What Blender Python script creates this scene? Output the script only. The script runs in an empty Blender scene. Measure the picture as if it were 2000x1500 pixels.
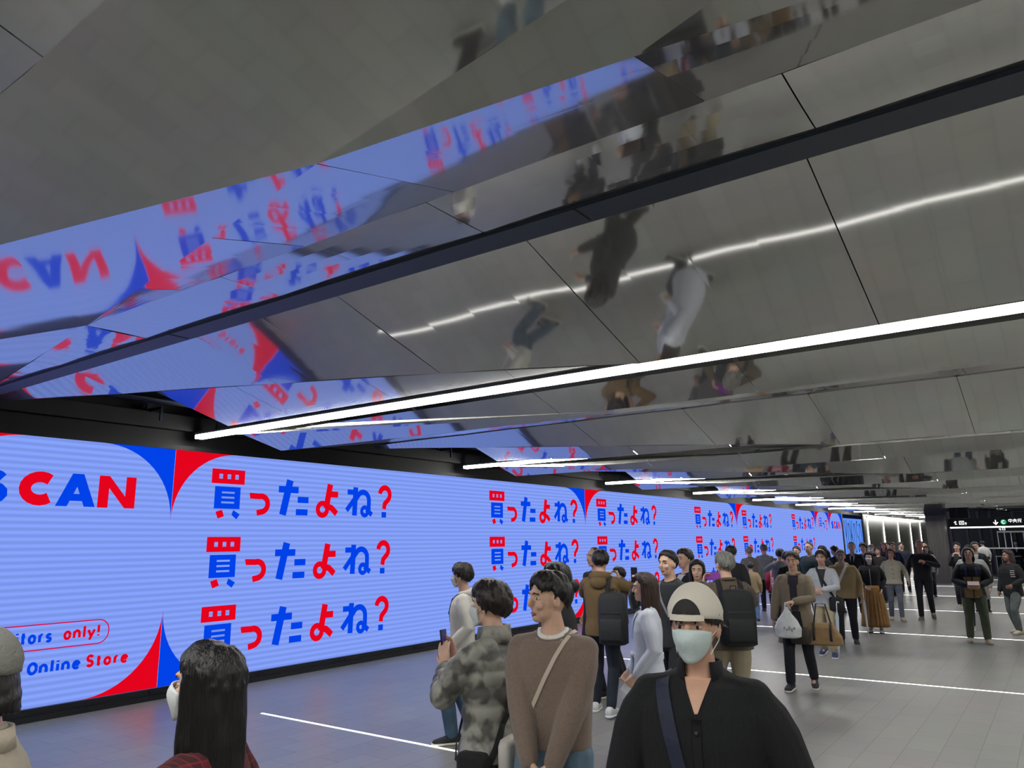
import bpy, bmesh, math, random
import numpy as np
from mathutils import Vector, Matrix
from mathutils.bvhtree import BVHTree

# ------------------------------------------------------------------ camera, world, exposure
SC = bpy.context.scene
COL = SC.collection
SC.view_settings.view_transform = 'Standard'
SC.view_settings.look = 'None'
SC.view_settings.gamma = 1.0
SC.view_settings.use_curve_mapping = False
SC.view_settings.exposure = 0.0
SC.cycles.max_bounces = 8
SC.cycles.diffuse_bounces = 4
SC.cycles.glossy_bounces = 5
SC.cycles.use_denoising = True
SC.cycles.sample_clamp_indirect = 6.0

CAM_H = 1.88
def _axes():
    c = np.array([1000., 750.]); v1 = np.array([2080., 1046.]); v2 = np.array([-1070., 1085.])
    f = math.sqrt(-np.dot(v1 - c, v2 - c))
    d = lambda p: np.array([p[0] - c[0], -(p[1] - c[1]), f])
    Y = d(v1); Y /= np.linalg.norm(Y)
    X = -d(v2); X /= np.linalg.norm(X)
    Z = -np.cross(X, Y)
    return f, np.array([X, Y, Z])
F_PX, R3 = _axes()
cam_data = bpy.data.cameras.new('camera')
cam_data.sensor_width = 36.0
cam_data.lens = F_PX / 2000 * 36.0
cam_data.clip_end = 300
cam = bpy.data.objects.new('camera', cam_data)
COL.objects.link(cam)
cam.matrix_world = Matrix(((R3[0][0], R3[0][1], -R3[0][2], 0), (R3[1][0], R3[1][1], -R3[1][2], 0),
                           (R3[2][0], R3[2][1], -R3[2][2], CAM_H), (0, 0, 0, 1)))
SC.camera = cam
world = bpy.data.worlds.new('world'); SC.world = world
world.use_nodes = True
world.node_tree.nodes['Background'].inputs[0].default_value = (0.75, 0.8, 1.0, 1)
world.node_tree.nodes['Background'].inputs[1].default_value = 0.05

STRIP_GAIN = 40.0      # ceiling light strips
LED_GAIN = 1.0         # video wall
FLOOR_STRIP_GAIN = 3.0

# ------------------------------------------------------------------ material helpers
_mats = {}
def lin(h):
    """'#rrggbb' or (r,g,b) 0..255 -> linear"""
    if isinstance(h, str):
        h = h.lstrip('#'); h = tuple(int(h[i:i + 2], 16) for i in (0, 2, 4))
    o = []
    for c in h:
        c = c / 255.0
        o.append(c / 12.92 if c <= 0.04045 else ((c + 0.055) / 1.055) ** 2.4)
    return (o[0], o[1], o[2], 1.0)
def new_mat(name):
    m = bpy.data.materials.new(name); m.use_nodes = True
    return m, m.node_tree, m.node_tree.nodes['Principled BSDF']
def mat(name, col, rough=0.6, metal=0.0, spec=0.5, noise=0.0, nscale=20.0, bump=0.0, bscale=60.0, stretch=None, sheen=0.0):
    key = (name, str(col), rough, metal, spec, noise, nscale, bump, bscale, str(stretch), sheen)
    if key in _mats: return _mats[key]
    m, nt, b = new_mat(name)
    c = lin(col)
    b.inputs['Base Color'].default_value = c
    b.inputs['Roughness'].default_value = rough
    b.inputs['Metallic'].default_value = metal
    b.inputs['Specular IOR Level'].default_value = spec
    if sheen: b.inputs['Sheen Weight'].default_value = sheen
    if noise or bump:
        tc = nt.nodes.new('ShaderNodeTexCoord')
        mp = nt.nodes.new('ShaderNodeMapping')
        if stretch: mp.inputs['Scale'].default_value = stretch
        nt.links.new(tc.outputs['Object'], mp.inputs['Vector'])
    if noise:
        n = nt.nodes.new('ShaderNodeTexNoise'); n.inputs['Scale'].default_value = nscale
        n.inputs['Detail'].default_value = 3
        nt.links.new(mp.outputs[0], n.inputs['Vector'])
        r = nt.nodes.new('ShaderNodeMapRange')
        r.inputs[1].default_value = 0.3; r.inputs[2].default_value = 0.7
        r.inputs[3].default_value = 1 - noise; r.inputs[4].default_value = 1 + noise
        nt.links.new(n.outputs['Fac'], r.inputs[0])
        mx = nt.nodes.new('ShaderNodeMix'); mx.data_type = 'RGBA'; mx.blend_type = 'MULTIPLY'
        mx.inputs[0].default_value = 1.0; mx.inputs[6].default_value = c
        nt.links.new(r.outputs[0], mx.inputs[7])
        nt.links.new(mx.outputs[2], b.inputs['Base Color'])
    if bump:
        n2 = nt.nodes.new('ShaderNodeTexNoise'); n2.inputs['Scale'].default_value = bscale
        nt.links.new(mp.outputs[0], n2.inputs['Vector'])
        bp = nt.nodes.new('ShaderNodeBump'); bp.inputs['Strength'].default_value = bump
        bp.inputs['Distance'].default_value = 0.01
        nt.links.new(n2.outputs['Fac'], bp.inputs['Height'])
        nt.links.new(bp.outputs[0], b.inputs['Normal'])
    _mats[key] = m
    return m
def plaid(name, cols, scale=8.0, rough=0.9):
    """woven check: cols = base, dark, light"""
    key = (name, str(cols), scale)
    if key in _mats: return _mats[key]
    m, nt, b = new_mat(name)
    b.inputs['Roughness'].default_value = rough
    tc = nt.nodes.new('ShaderNodeTexCoord')
    last = None
    base = nt.nodes.new('ShaderNodeRGB'); base.outputs[0].default_value = lin(cols[0]); last = base.outputs[0]
    for ax, col, sc, w in (('X', cols[1], scale, .35), ('Z', cols[1], scale, .35), ('X', cols[2], scale * 2, .82), ('Z', cols[2], scale * 2, .82)):
        wv = nt.nodes.new('ShaderNodeTexWave'); wv.wave_type = 'BANDS'; wv.bands_direction = ax
        wv.inputs['Scale'].default_value = sc; wv.inputs['Distortion'].default_value = 0.6
        nt.links.new(tc.outputs['Object'], wv.inputs['Vector'])
        mr = nt.nodes.new('ShaderNodeMapRange'); mr.inputs[1].default_value = w; mr.inputs[2].default_value = w + .25
        mr.inputs[4].default_value = .6
        nt.links.new(wv.outputs['Fac'], mr.inputs[0])
        mx = nt.nodes.new('ShaderNodeMix'); mx.data_type = 'RGBA'
        nt.links.new(mr.outputs[0], mx.inputs[0]); nt.links.new(last, mx.inputs[6]); mx.inputs[7].default_value = lin(col)
        last = mx.outputs[2]
    nt.links.new(last, b.inputs['Base Color'])
    _mats[key] = m
    return m
def emis(name, col, strength, base='#202020'):
    m, nt, b = new_mat(name)
    b.inputs['Base Color'].default_value = lin(base)
    b.inputs['Emission Color'].default_value = col if len(col) == 4 else (*col, 1)
    b.inputs['Emission Strength'].default_value = strength
    b.inputs['Roughness'].default_value = 0.5
    return m

# ------------------------------------------------------------------ mesh helpers
class MB:
    """collects geometry for ONE mesh object"""
    def __init__(self): self.v = []; self.f = []; self.mi = []
    def add(self, vs, fs, mi=0):
        o = len(self.v)
        self.v += [tuple(map(float, p)) for p in vs]
        self.f += [tuple(i + o for i in f) for f in fs]
        self.mi += [mi] * len(fs)
        return self
    def box(self, lo, hi, mi=0):
        (a, b, c), (d, e, f) = lo, hi
        vs = [(a, b, c), (d, b, c), (d, e, c), (a, e, c), (a, b, f), (d, b, f), (d, e, f), (a, e, f)]
        return self.add(vs, [(0, 3, 2, 1), (4, 5, 6, 7), (0, 1, 5, 4), (1, 2, 6, 5), (2, 3, 7, 6), (3, 0, 4, 7)], mi)
    def quad(self, a, b, c, d, mi=0): return self.add([a, b, c, d], [(0, 1, 2, 3)], mi)
    def loft(self, secs, n=16, mi=0, cap=True, power=2.0):
        """secs: (centre, half-axis vector 1, half-axis vector 2)"""
        vs = []; fs = []
        for (c, u, w) in secs:
            c, u, w = np.array(c, float), np.array(u, float), np.array(w, float)
            for k in range(n):
                t = 2 * math.pi * k / n
                ct, st = math.cos(t), math.sin(t)
                if power != 2.0:
                    ct = math.copysign(abs(ct) ** (2 / power), ct); st = math.copysign(abs(st) ** (2 / power), st)
                vs.append(c + u * ct + w * st)
        m = len(secs)
        for i in range(m - 1):
            for k in range(n):
                k2 = (k + 1) % n
                fs.append((i * n + k, i * n + k2, (i + 1) * n + k2, (i + 1) * n + k))
        if cap:
            fs.append(tuple(range(n))[::-1]); fs.append(tuple((m - 1) * n + k for k in range(n)))
        return self.add(vs, fs, mi)
    def limb(self, pts, rads, n=10, mi=0, round_ends=True, flat=None):
        """tapered tube through pts; flat=(vector, factor) squashes the section along vector"""
        P = [np.array(p, float) for p in pts]; R = list(rads)
        if round_ends:
            d0 = P[0] - P[1]; d0 /= np.linalg.norm(d0) + 1e-9
            d1 = P[-1] - P[-2]; d1 /= np.linalg.norm(d1) + 1e-9
            r0, r1 = R[0], R[-1]
            P = [P[0] + d0 * r0 * .92, P[0] + d0 * r0 * .6] + P + [P[-1] + d1 * r1 * .6, P[-1] + d1 * r1 * .92]
            R = [r0 * .38, r0 * .8] + R + [r1 * .8, r1 * .38]
        T = []
        for i in range(len(P)):
            a = P[max(i - 1, 0)]; b = P[min(i + 1, len(P) - 1)]
            t = b - a; T.append(t / (np.linalg.norm(t) + 1e-9))
        ref = np.array([0, 1., 0]) if abs(T[0][1]) < .9 else np.array([1., 0, 0])
        u = np.cross(T[0], ref); u /= np.linalg.norm(u)
        secs = []
        for p, r, t in zip(P, R, T):
            u = u - t * np.dot(u, t); u /= np.linalg.norm(u) + 1e-9
            w = np.cross(t, u)
            a, b = u * r, w * r
            if flat is not None:
                fv = np.array(flat[0], float); fv /= np.linalg.norm(fv)
                a = a - fv * np.dot(a, fv) * (1 - flat[1]); b = b - fv * np.dot(b, fv) * (1 - flat[1])
            secs.append((p, a, b))
        return self.loft(secs, n, mi)
    def ell(self, c, r, nu=14, nv=9, mi=0, M=None):
        vs = []; fs = []
        c = np.array(c, float)
        for j in range(1, nv):
            th = math.pi * j / nv
            for k in range(nu):
                ph = 2 * math.pi * k / nu
                vs.append((r[0] * math.sin(th) * math.cos(ph), r[1] * math.sin(th) * math.sin(ph), r[2] * math.cos(th)))
        for j in range(nv - 2):
            for k in range(nu):
                k2 = (k + 1) % nu
                fs.append((j * nu + k, (j + 1) * nu + k, (j + 1) * nu + k2, j * nu + k2))
        top = len(vs); vs.append((0, 0, r[2])); bot = len(vs); vs.append((0, 0, -r[2]))
        for k in range(nu):
            k2 = (k + 1) % nu
            fs.append((top, k, k2)); fs.append((bot, (nv - 2) * nu + k2, (nv - 2) * nu + k))
        vs = [np.array(p) for p in vs]
        if M is not None: vs = [M @ p for p in vs]
        return self.add([p + c for p in vs], fs, mi)
    def mesh(self, name):
        me = bpy.data.meshes.new(name)
        me.from_pydata(self.v, [], self.f); me.update()
        return me
    def build(self, name, mats, parent=None, smooth=False, bevel=0.0):
        me = self.mesh(name)
        if not isinstance(mats, (list, tuple)): mats = [mats]
        for m in mats: me.materials.append(m)
        me.polygons.foreach_set('material_index', self.mi)
        if smooth: me.polygons.foreach_set('use_smooth', [True] * len(me.polygons))
        o = bpy.data.objects.new(name, me); COL.objects.link(o)
        if parent is not None: o.parent = parent
        if bevel:
            bv = o.modifiers.new('bevel', 'BEVEL'); bv.width = bevel; bv.segments = 2; bv.limit_method = 'ANGLE'
        return o
def tag(o, label=None, cat=None, group=None, kind=None):
    if label: o['label'] = label
    if cat: o['category'] = cat
    if group: o['group'] = group
    if kind: o['kind'] = kind
    return o
def struct(o, label=None):
    o['kind'] = 'structure'
    if label: o['label'] = label
    return o
def empty(name, loc=(0, 0, 0), rz=0.0):
    o = bpy.data.objects.new(name, None); COL.objects.link(o)
    o.location = loc; o.rotation_euler = (0, 0, rz); o.empty_display_size = .1
    return o
def copy_tree(o, parent=None):
    c = o.copy(); COL.objects.link(c)
    if parent is not None: c.parent = parent
    for ch in list(o.children): copy_tree(ch, c)
    return c

# ------------------------------------------------------------------ the setting
WALL_X = -9.57
def floor_material():
    m, nt, b = new_mat('floor_tile')
    tc = nt.nodes.new('ShaderNodeTexCoord')
    br = nt.nodes.new('ShaderNodeTexBrick'); br.offset = 0.5; br.squash = 1
    br.inputs['Scale'].default_value = 1.0
    br.inputs['Brick Width'].default_value = 0.575; br.inputs['Row Height'].default_value = 0.2875
    br.inputs['Mortar Size'].default_value = 0.0025; br.inputs['Mortar Smooth'].default_value = 0.1
    br.inputs['Color1'].default_value = lin('#888885'); br.inputs['Color2'].default_value = lin('#80807d')
    br.inputs['Mortar'].default_value = lin('#4b4b49')
    mp = nt.nodes.new('ShaderNodeMapping'); mp.inputs['Rotation'].default_value = (0, 0, math.pi / 2)
    nt.links.new(tc.outputs['Object'], mp.inputs[0]); nt.links.new(mp.outputs[0], br.inputs['Vector'])
    n = nt.nodes.new('ShaderNodeTexNoise'); n.inputs['Scale'].default_value = 1.3; n.inputs['Detail'].default_value = 6
    nt.links.new(tc.outputs['Object'], n.inputs['Vector'])
    mx = nt.nodes.new('ShaderNodeMix'); mx.data_type = 'RGBA'; mx.blend_type = 'MULTIPLY'; mx.inputs[0].default_value = .25
    nt.links.new(br.outputs['Color'], mx.inputs[6]); nt.links.new(n.outputs['Color'], mx.inputs[7])
    nt.links.new(mx.outputs[2], b.inputs['Base Color'])
    b.inputs['Roughness'].default_value = 0.33
    b.inputs['Specular IOR Level'].default_value = 0.45
    return m
fl = MB().box((-9.6, -9, -.3), (14, 84, 0)).build('floor', floor_material())
struct(fl, 'grey stone tiled floor with thin glowing cross lines')

glow_white = emis('floor_strip_glow', (1.0, 0.98, 0.95), FLOOR_STRIP_GAIN)
for i, y in enumerate([5.73 + 5.75 * k for k in range(-1, 8)]):
    s = MB().box((-7.72, y - .016, -.02), (12.5, y + .016, .003)).build('floor_light_strip', glow_white)
    tag(s, None, 'light strip', 'light lines set in the floor')
    s['label'] = {0: 'light line in the floor behind the camera'}.get(i, '%s glowing white line set across the floor from the near end' % ('', 'first', 'second', 'third', 'fourth', 'fifth', 'sixth', 'seventh', 'eighth')[i] if i else '')
    if i == 0: COL.objects.unlink(s); bpy.data.objects.remove(s)

black_paint = mat('black_paint', '#06070b', .6, spec=.25, noise=.2, nscale=3)
dark_plenum = mat('plenum_black', '#07080b', .8)
wl = MB().box((-9.95, -9, 0), (-9.66, 84, 4.6)).build('wall_left', black_paint); struct(wl, 'black wall behind the video screens')
grey_wall = mat('grey_wall', '#8b8b86', .5, noise=.06, nscale=2)
struct(MB().box((13.7, -9, 0), (14, 84, 4.6)).build('wall_right', grey_wall), 'grey wall on the far side of the concourse')
struct(MB().box((-9.6, -9.3, 0), (14, -9, 4.6)).build('wall_back', grey_wall), 'grey wall behind the camera')
struct(MB().box((-10, -9.3, 4.6), (14, 84, 4.75)).build('slab_above', dark_plenum), 'black void above the mirrored ceiling')

def ceiling_material():
    m, nt, b = new_mat('polished_metal_panel')
    b.inputs['Base Color'].default_value = (0.55, 0.55, 0.53, 1)
    b.inputs['Metallic'].default_value = 1.0
    b.inputs['Roughness'].default_value = 0.055
    out = nt.nodes['Material Output']
    b2 = nt.nodes.new('ShaderNodeBsdfPrincipled')
    b2.inputs['Base Color'].default_value = (0.5, 0.5, 0.47, 1)
    b2.inputs['Metallic'].default_value = 1.0; b2.inputs['Roughness'].default_value = 0.36
    mix = nt.nodes.new('ShaderNodeMixShader'); mix.inputs[0].default_value = 0.22
    nt.links.new(b.outputs[0], mix.inputs[1]); nt.links.new(b2.outputs[0], mix.inputs[2])
    nt.links.new(mix.outputs[0], out.inputs['Surface'])
    tc = nt.nodes.new('ShaderNodeTexCoord')
    n = nt.nodes.new('ShaderNodeTexNoise'); n.inputs['Scale'].default_value = 0.9; n.inputs['Detail'].default_value = 1
    nt.links.new(tc.outputs['Object'], n.inputs['Vector'])
    bp = nt.nodes.new('ShaderNodeBump'); bp.inputs['Strength'].default_value = .22; bp.inputs['Distance'].default_value = .02
    nt.links.new(n.outputs['Fac'], bp.inputs['Height']); nt.links.new(bp.outputs[0], b.inputs['Normal'])
    return m
CEIL = ceiling_material()
SEAM = mat('panel_seam', '#1a1a1c', .6)
P = 5.75
rnd = random.Random(5)
def lerp(a, b, t): return tuple(a[i] + (b[i] - a[i]) * t for i in range(3))
def along(poly, x):
    for a, b in zip(poly[:-1], poly[1:]):
        if a[0] <= x <= b[0] + 1e-6:
            return lerp(a, b, (x - a[0]) / max(b[0] - a[0], 1e-6))
    return poly[-1] if x > poly[-1][0] else poly[0]
def strip_surface(mb, upper, lower, xs, bow=.012, ny=5, seam=.006, jit=.012):
    """mirror panels side by side between two polylines, each panel a little bowed and tilted"""
    for a, b in zip(xs[:-1], xs[1:]):
        t0, t1 = rnd.uniform(-jit, jit), rnd.uniform(-jit, jit)
        nx = 4; vs = []
        for j in range(ny + 1):
            v = j / ny
            for i in range(nx + 1):
                u = i / nx
                x = a + seam / 2 + (b - a - seam) * u
                p = lerp(along(upper, x), along(lower, x), v)
                z = p[2] + bow * 4 * u * (1 - u) + (t0 * (1 - u) + t1 * u) * 4 * v * (1 - v)
                vs.append((x, p[1], z))
        fs = []
        for j in range(ny):
            for i in range(nx):
                k = j * (nx + 1) + i
                fs.append((k, k + 1, k + nx + 2, k + nx + 1))
        mb.add(vs, fs, 0)
        if b < xs[-1]:      # dark joint just above the gap
            q = [along(upper, b - .02), along(upper, b + .02), along(lower, b + .02), along(lower, b - .02)]
            mb.quad(*[(p[0], p[1], p[2] + .03) for p in q], mi=1)
XL, XR = -8.55, 13.5
def s2z(x, y, n=0):      # second shingle; farther bays sag a little so that their lamps sit in a slot
    return 5.07 - .3 * y - (0 if n <= 0 else .055 * min(max(x + 8.3, 0), 1.9))
E1 = [(-8.55, 5.73), (-6.69, 6.13), (-4.0, 6.43), (-2.1, 6.45), (-.95, 6.42), (XR, 6.38)]
V1 = (-2.12, 1.69, 3.298); C3 = (-.886, 1.904, 3.351)
CREASE = [(-9.4, 2.5, 3.5), (XR, 2.5, 3.5)]
def cell(n, mb):
    """one bay of the folded ceiling: rail side, first shingle, second shingle"""
    o = P * n
    sh = lambda pts: [(x, y + o, z) for x, y, z in pts]
    track = [(-9.4, 3.19, 3.52), (XR, 3.19, 3.52)]
    e0 = [(-9.4, 3.30, 3.484), (-7.02, 3.71, 3.35), (-3.75, 4.26, 3.166), (-2.2, 4.56, 3.066), (XR, 4.55, 3.072)]
    e0u = [(x, y + .03, s2z(x, y + .03, n)) for x, y, z in [(-8.55, 3.46, 0)] + e0[1:]]
    c23 = [(-5.7, 2.5, 3.5), (-4.4, 2.206, 3.427), V1, C3, (2.0, 2.49, 3.498)]
    strip_surface(mb, sh([(-5.7, 2.5, 3.5), (2.0, 2.5, 3.5)]), sh(c23), [-5.7, -4.4, -3.2, -2.12, -.886, .5, 2.0], bow=.003, jit=.004)
    strip_surface(mb, sh([(-9.2, 2.98, 3.5), (XR, 2.98, 3.5)]), sh([(-9.2, 2.93, 3.5), (-8.4, 2.93, 3.5), (-5.7, 2.5, 3.5), (XR, 2.5, 3.5)]),
                  [-8.5, -7.2, -5.7, -4.0, -2.3, -.6, 1.2, 3, 5, 8, XR], bow=.006, jit=.006)
    strip_surface(mb, sh(track), sh(e0), [-9.4, -7.4, -5.4, -3.75, -2.2, -.7, .8, 2.4, 4.0, 6.0, 9.0, XR], bow=.006, jit=.004)
    for a, b, c, d in zip(sh(e0)[:-1], sh(e0)[1:], sh(e0u)[1:], sh(e0u)[:-1]): mb.quad(a, b, c, d, 0)
    sl = lambda y: [(x, y, s2z(x, y, n)) for x in (-8.55, -8.3, -6.4, XR)]
    x2 = [XL, -7.3, -5.6, -4.0, -2.0, 0, 2, 4, 6.5, 9.5, XR]
    strip_surface(mb, sh(e0u), sh(sl(5.60)), x2, bow=.0, jit=.0)
    lo = [(x, max(y, 5.91), s2z(x, max(y, 5.91), n)) for x, y in E1]
    strip_surface(mb, sh([(x, 5.90, s2z(x, 5.90, n)) for x in (-8.55, -8.3, -6.4, XR)]), sh(lo), x2, bow=.0, jit=.0)
def overhead(mb, n):
    """facets between the lower edge of the previous bay and the fan crease"""
    o = P * n
    S = lambda p: (p[0], p[1] + o, p[2])
    c2a, c2b, c2 = (-4.4, 2.206, 3.427), (-5.7, 2.5, 3.5), (-8.5, 2.93, 3.5)
    c1 = (-3.633, 1.196, 3.19); c1l = (-8.9, .95, 3.20)
    q0 = (-8.9, .1, 3.42); q1 = (-3.633, .76, 3.256); q2 = (-2.12, .76, 3.437); q3 = (-.95, .76, 3.578); q4 = (1.5, .76, 3.872); q5 = (XR, .72, 3.9)
    c4 = (-1.065, 1.662, 3.429); c4r = (1.5, 1.594, 3.747); c4e = (XR, 1.9, 3.8); c3r = (2.0, 2.49, 3.498); c3e = (XR, 2.5, 3.5)
    def face(*pts): mb.add([S(p) for p in pts], [tuple(range(len(pts)))], 0)
    face(V1, c2a, c1); face(c2a, c2b, c1); face(c2b, c2, c1l, c1)
    face(V1, c1, q1, q2); face(c1, c1l, q0, q1); face(V1, q2, q3, c4); face(c4, q3, q4, c4r); face(c4r, q4, q5, c4e)
    face(V1, c4, C3); face(C3, c4, c4r, c3r); face(c3r, c4r, c4e, c3e)
    xs = (-8.55, -3.633, -2.12, -.95, 1.5, XR)
    lo = []
    for x in xs:
        y = along([(p[0], p[1], 0) for p in E1], x)[1]
        lo.append(S((x, y - P, s2z(x, max(y, 5.91), n - 1))))
    up = [S(p) for p in (q0, q1, q2, q3, q4, q5)]
    for i in range(len(lo) - 1): mb.quad(lo[i], lo[i + 1], up[i + 1], up[i], 0)
mb = MB()
for n in range(-2, 14):
    cell(n, mb); overhead(mb, n)
ce = mb.build('ceiling', [CEIL, SEAM], smooth=False)
struct(ce, 'folded polished metal ceiling mirroring the screens and crowd')

# black rail hung under the first fold
rail = MB()
rail.box((-9.5, 2.975, 3.485), (13.4, 3.13, 3.56)); rail.box((-9.5, 3.13, 3.50), (13.4, 3.185, 3.56))
for x in (-1.75, 1.9, -5.4): rail.box((x - .004, 2.97, 3.482), (x + .004, 3.13, 3.485), 1)
ro = rail.build('ceiling_rail', [mat('rail_black', '#2b3542', .5), mat('rail_joint', '#05070a', .7)])
tag(ro, 'long black rail running under the mirrored ceiling', 'rail')

# ceiling light strips
tube_white = emis('strip_light_white', (1.0, 0.985, 0.94), STRIP_GAIN, '#ffffff')
strip_body = mat('strip_body', '#14161a', .5)
def strip_light(n):
    y = P * n
    root = empty('strip_light', (WALL_X + .12, y, 3.345))
    MB().box((.0, -.055, -.025), (22.5, .055, .025)).build('diffuser', tube_white, root)
    MB().box((-.01, -.05, .025), (22.5, .05, .06)).build('housing', strip_body, root)
    MB().box((-.05, -.055, -.025), (0, .055, .06)).build('end_cap', strip_body, root)
    for hx in (.4, 4, 9, 15, 21): MB().box((hx - .01, -.01, .06), (hx + .01, .01, .28)).build('hanger', strip_body, root)
    return root
ORD = ['', 'first', 'second', 'third', 'fourth', 'fifth', 'sixth', 'seventh', 'eighth', 'ninth', 'tenth', 'eleventh', 'twelfth', 'thirteenth']
for n in range(-1, 14):
    s = strip_light(n)
    if n >= 1: lab = '%s white strip light under the mirrored ceiling, counted from the near end' % ORD[n]
    else: lab = 'white strip light overhead near the camera' if n == 0 else 'white strip light behind the camera'
    tag(s, lab, 'strip light', 'ceiling strip lights')

# dark pipes and brackets in the open slot above the screens
slot = mat('slot_steel', '#1c2130', .4, metal=.6)
pipe = MB(); pipe.limb([(-9.36, -2, 3.76), (-9.36, 60, 3.76)], [.05, .05], 10); po = pipe.build('pipe', slot, smooth=True)
tag(po, 'dark pipe running along the slot above the video wall', 'pipe')
beam = MB().box((-9.62, -2, 3.42), (-9.5, 60, 3.62)).build('beam', mat('slot_beam', '#07080c', .6, spec=.25)); struct(beam, 'dark beam above the video screens')
brk = None
for n in range(0, 20):
    y = 2.2 + 2.875 * n
    if brk is None:
        brk = MB(); brk.box((-.34, -.02, -.02), (.0, .02, .02)); brk.box((-.02, -.015, -.16), (.01, .015, .02)); brk.box((-.34, -.03, -.1), (-.31, .03, .1))
        brk = brk.build('bracket', slot); b = brk
    else:
        b = brk.copy(); COL.objects.link(b)
    b.location = (-9.24, y, 3.63)
    tag(b, 'dark steel bracket in the slot above the video wall', 'bracket', 'steel brackets above the screens')

# ------------------------------------------------------------------ the video wall
LED_WHITE = (0.240, 0.365, 0.98); LED_RED = (0.78, 0.001, 0.012); LED_BLUE = (0.0, 0.055, 0.80)
def led_mat(name, col, stripes=True):
    m, nt, b = new_mat(name)
    b.inputs['Base Color'].default_value = (0, 0, 0, 1); b.inputs['Roughness'].default_value = .5; b.inputs['Specular IOR Level'].default_value = 0
    b.inputs['Emission Color'].default_value = (*col, 1); b.inputs['Emission Strength'].default_value = LED_GAIN
    if stripes:
        tc = nt.nodes.new('ShaderNodeTexCoord')
        wv = nt.nodes.new('ShaderNodeTexWave'); wv.bands_direction = 'Z'; wv.inputs['Scale'].default_value = 4.2
        wv.inputs['Distortion'].default_value = 0
        nt.links.new(tc.outputs['Object'], wv.inputs['Vector'])
        mr = nt.nodes.new('ShaderNodeMapRange'); mr.inputs[3].default_value = LED_GAIN * .80; mr.inputs[4].default_value = LED_GAIN * 1.02
        nt.links.new(wv.outputs['Fac'], mr.inputs[0]); nt.links.new(mr.outputs[0], b.inputs['Emission Strength'])
    return m
M_LED = [led_mat('screen_white', LED_WHITE), led_mat('screen_red', LED_RED, False), led_mat('screen_blue', LED_BLUE, False),
         led_mat('screen_ink', (.004, .006, .02), False), led_mat('screen_magenta', (.62, .004, .07), False), led_mat('screen_sky', (.12, .30, .95), False)]
ZB, ZT = 0.14, 3.16

class Ink:
    """flat lettering on a screen: u runs along the wall (metres), v is height"""
    def __init__(self): self.mb = MB()
    def poly(self, pts, mi, lift=.003):
        pts = [(lift, p[0], p[1]) for p in pts]
        self.mb.add(pts, [tuple(range(len(pts)))], mi)
    def stroke(self, pts, w, mi, lift=.003, rnd_=False):
        P2 = [np.array(p, float) for p in pts]
        L = []; Rr = []
        for i, p in enumerate(P2):
            if i == 0: t = P2[1] - P2[0]; k = 1
            elif i == len(P2) - 1: t = P2[-1] - P2[-2]; k = 1
            else:
                a = P2[i] - P2[i - 1]; b = P2[i + 1] - P2[i]
                a /= np.linalg.norm(a) + 1e-9; b /= np.linalg.norm(b) + 1e-9
                t = a + b
                if np.linalg.norm(t) < 1e-3: t = b
                k = 1 / max(np.dot(t / np.linalg.norm(t), b), .55)
            t = t / (np.linalg.norm(t) + 1e-9); nn = np.array([-t[1], t[0]]) * w / 2 * k
            L.append(p + nn); Rr.append(p - nn)
        for i in range(len(P2) - 1): self.poly([L[i], L[i + 1], Rr[i + 1], Rr[i]], mi, lift)
        if rnd_:
            for c in (P2[0], P2[-1]): self.disc(c, w / 2, mi, lift)
    def disc(self, c, r, mi, lift=.003, n=14, r2=None):
        r2 = r2 or r
        self.poly([(c[0] + r * math.cos(2 * math.pi * k / n), c[1] + r2 * math.sin(2 * math.pi * k / n)) for k in range(n)], mi, lift)
    def rect(self, a, b, mi, lift=.003): self.poly([(a[0], a[1]), (b[0], a[1]), (b[0], b[1]), (a[0], b[1])], mi, lift)
def arc(cx, cy, r, a0, a1, n=14, ry=None):
    ry = ry or r
    return [(cx + r * math.cos(math.radians(a0 + (a1 - a0) * k / n)), cy + ry * math.sin(math.radians(a0 + (a1 - a0) * k / n))) for k in range(n + 1)]
RED, BLU, WHT, INK, MAG, SKY = 1, 2, 0, 3, 4, 5
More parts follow.
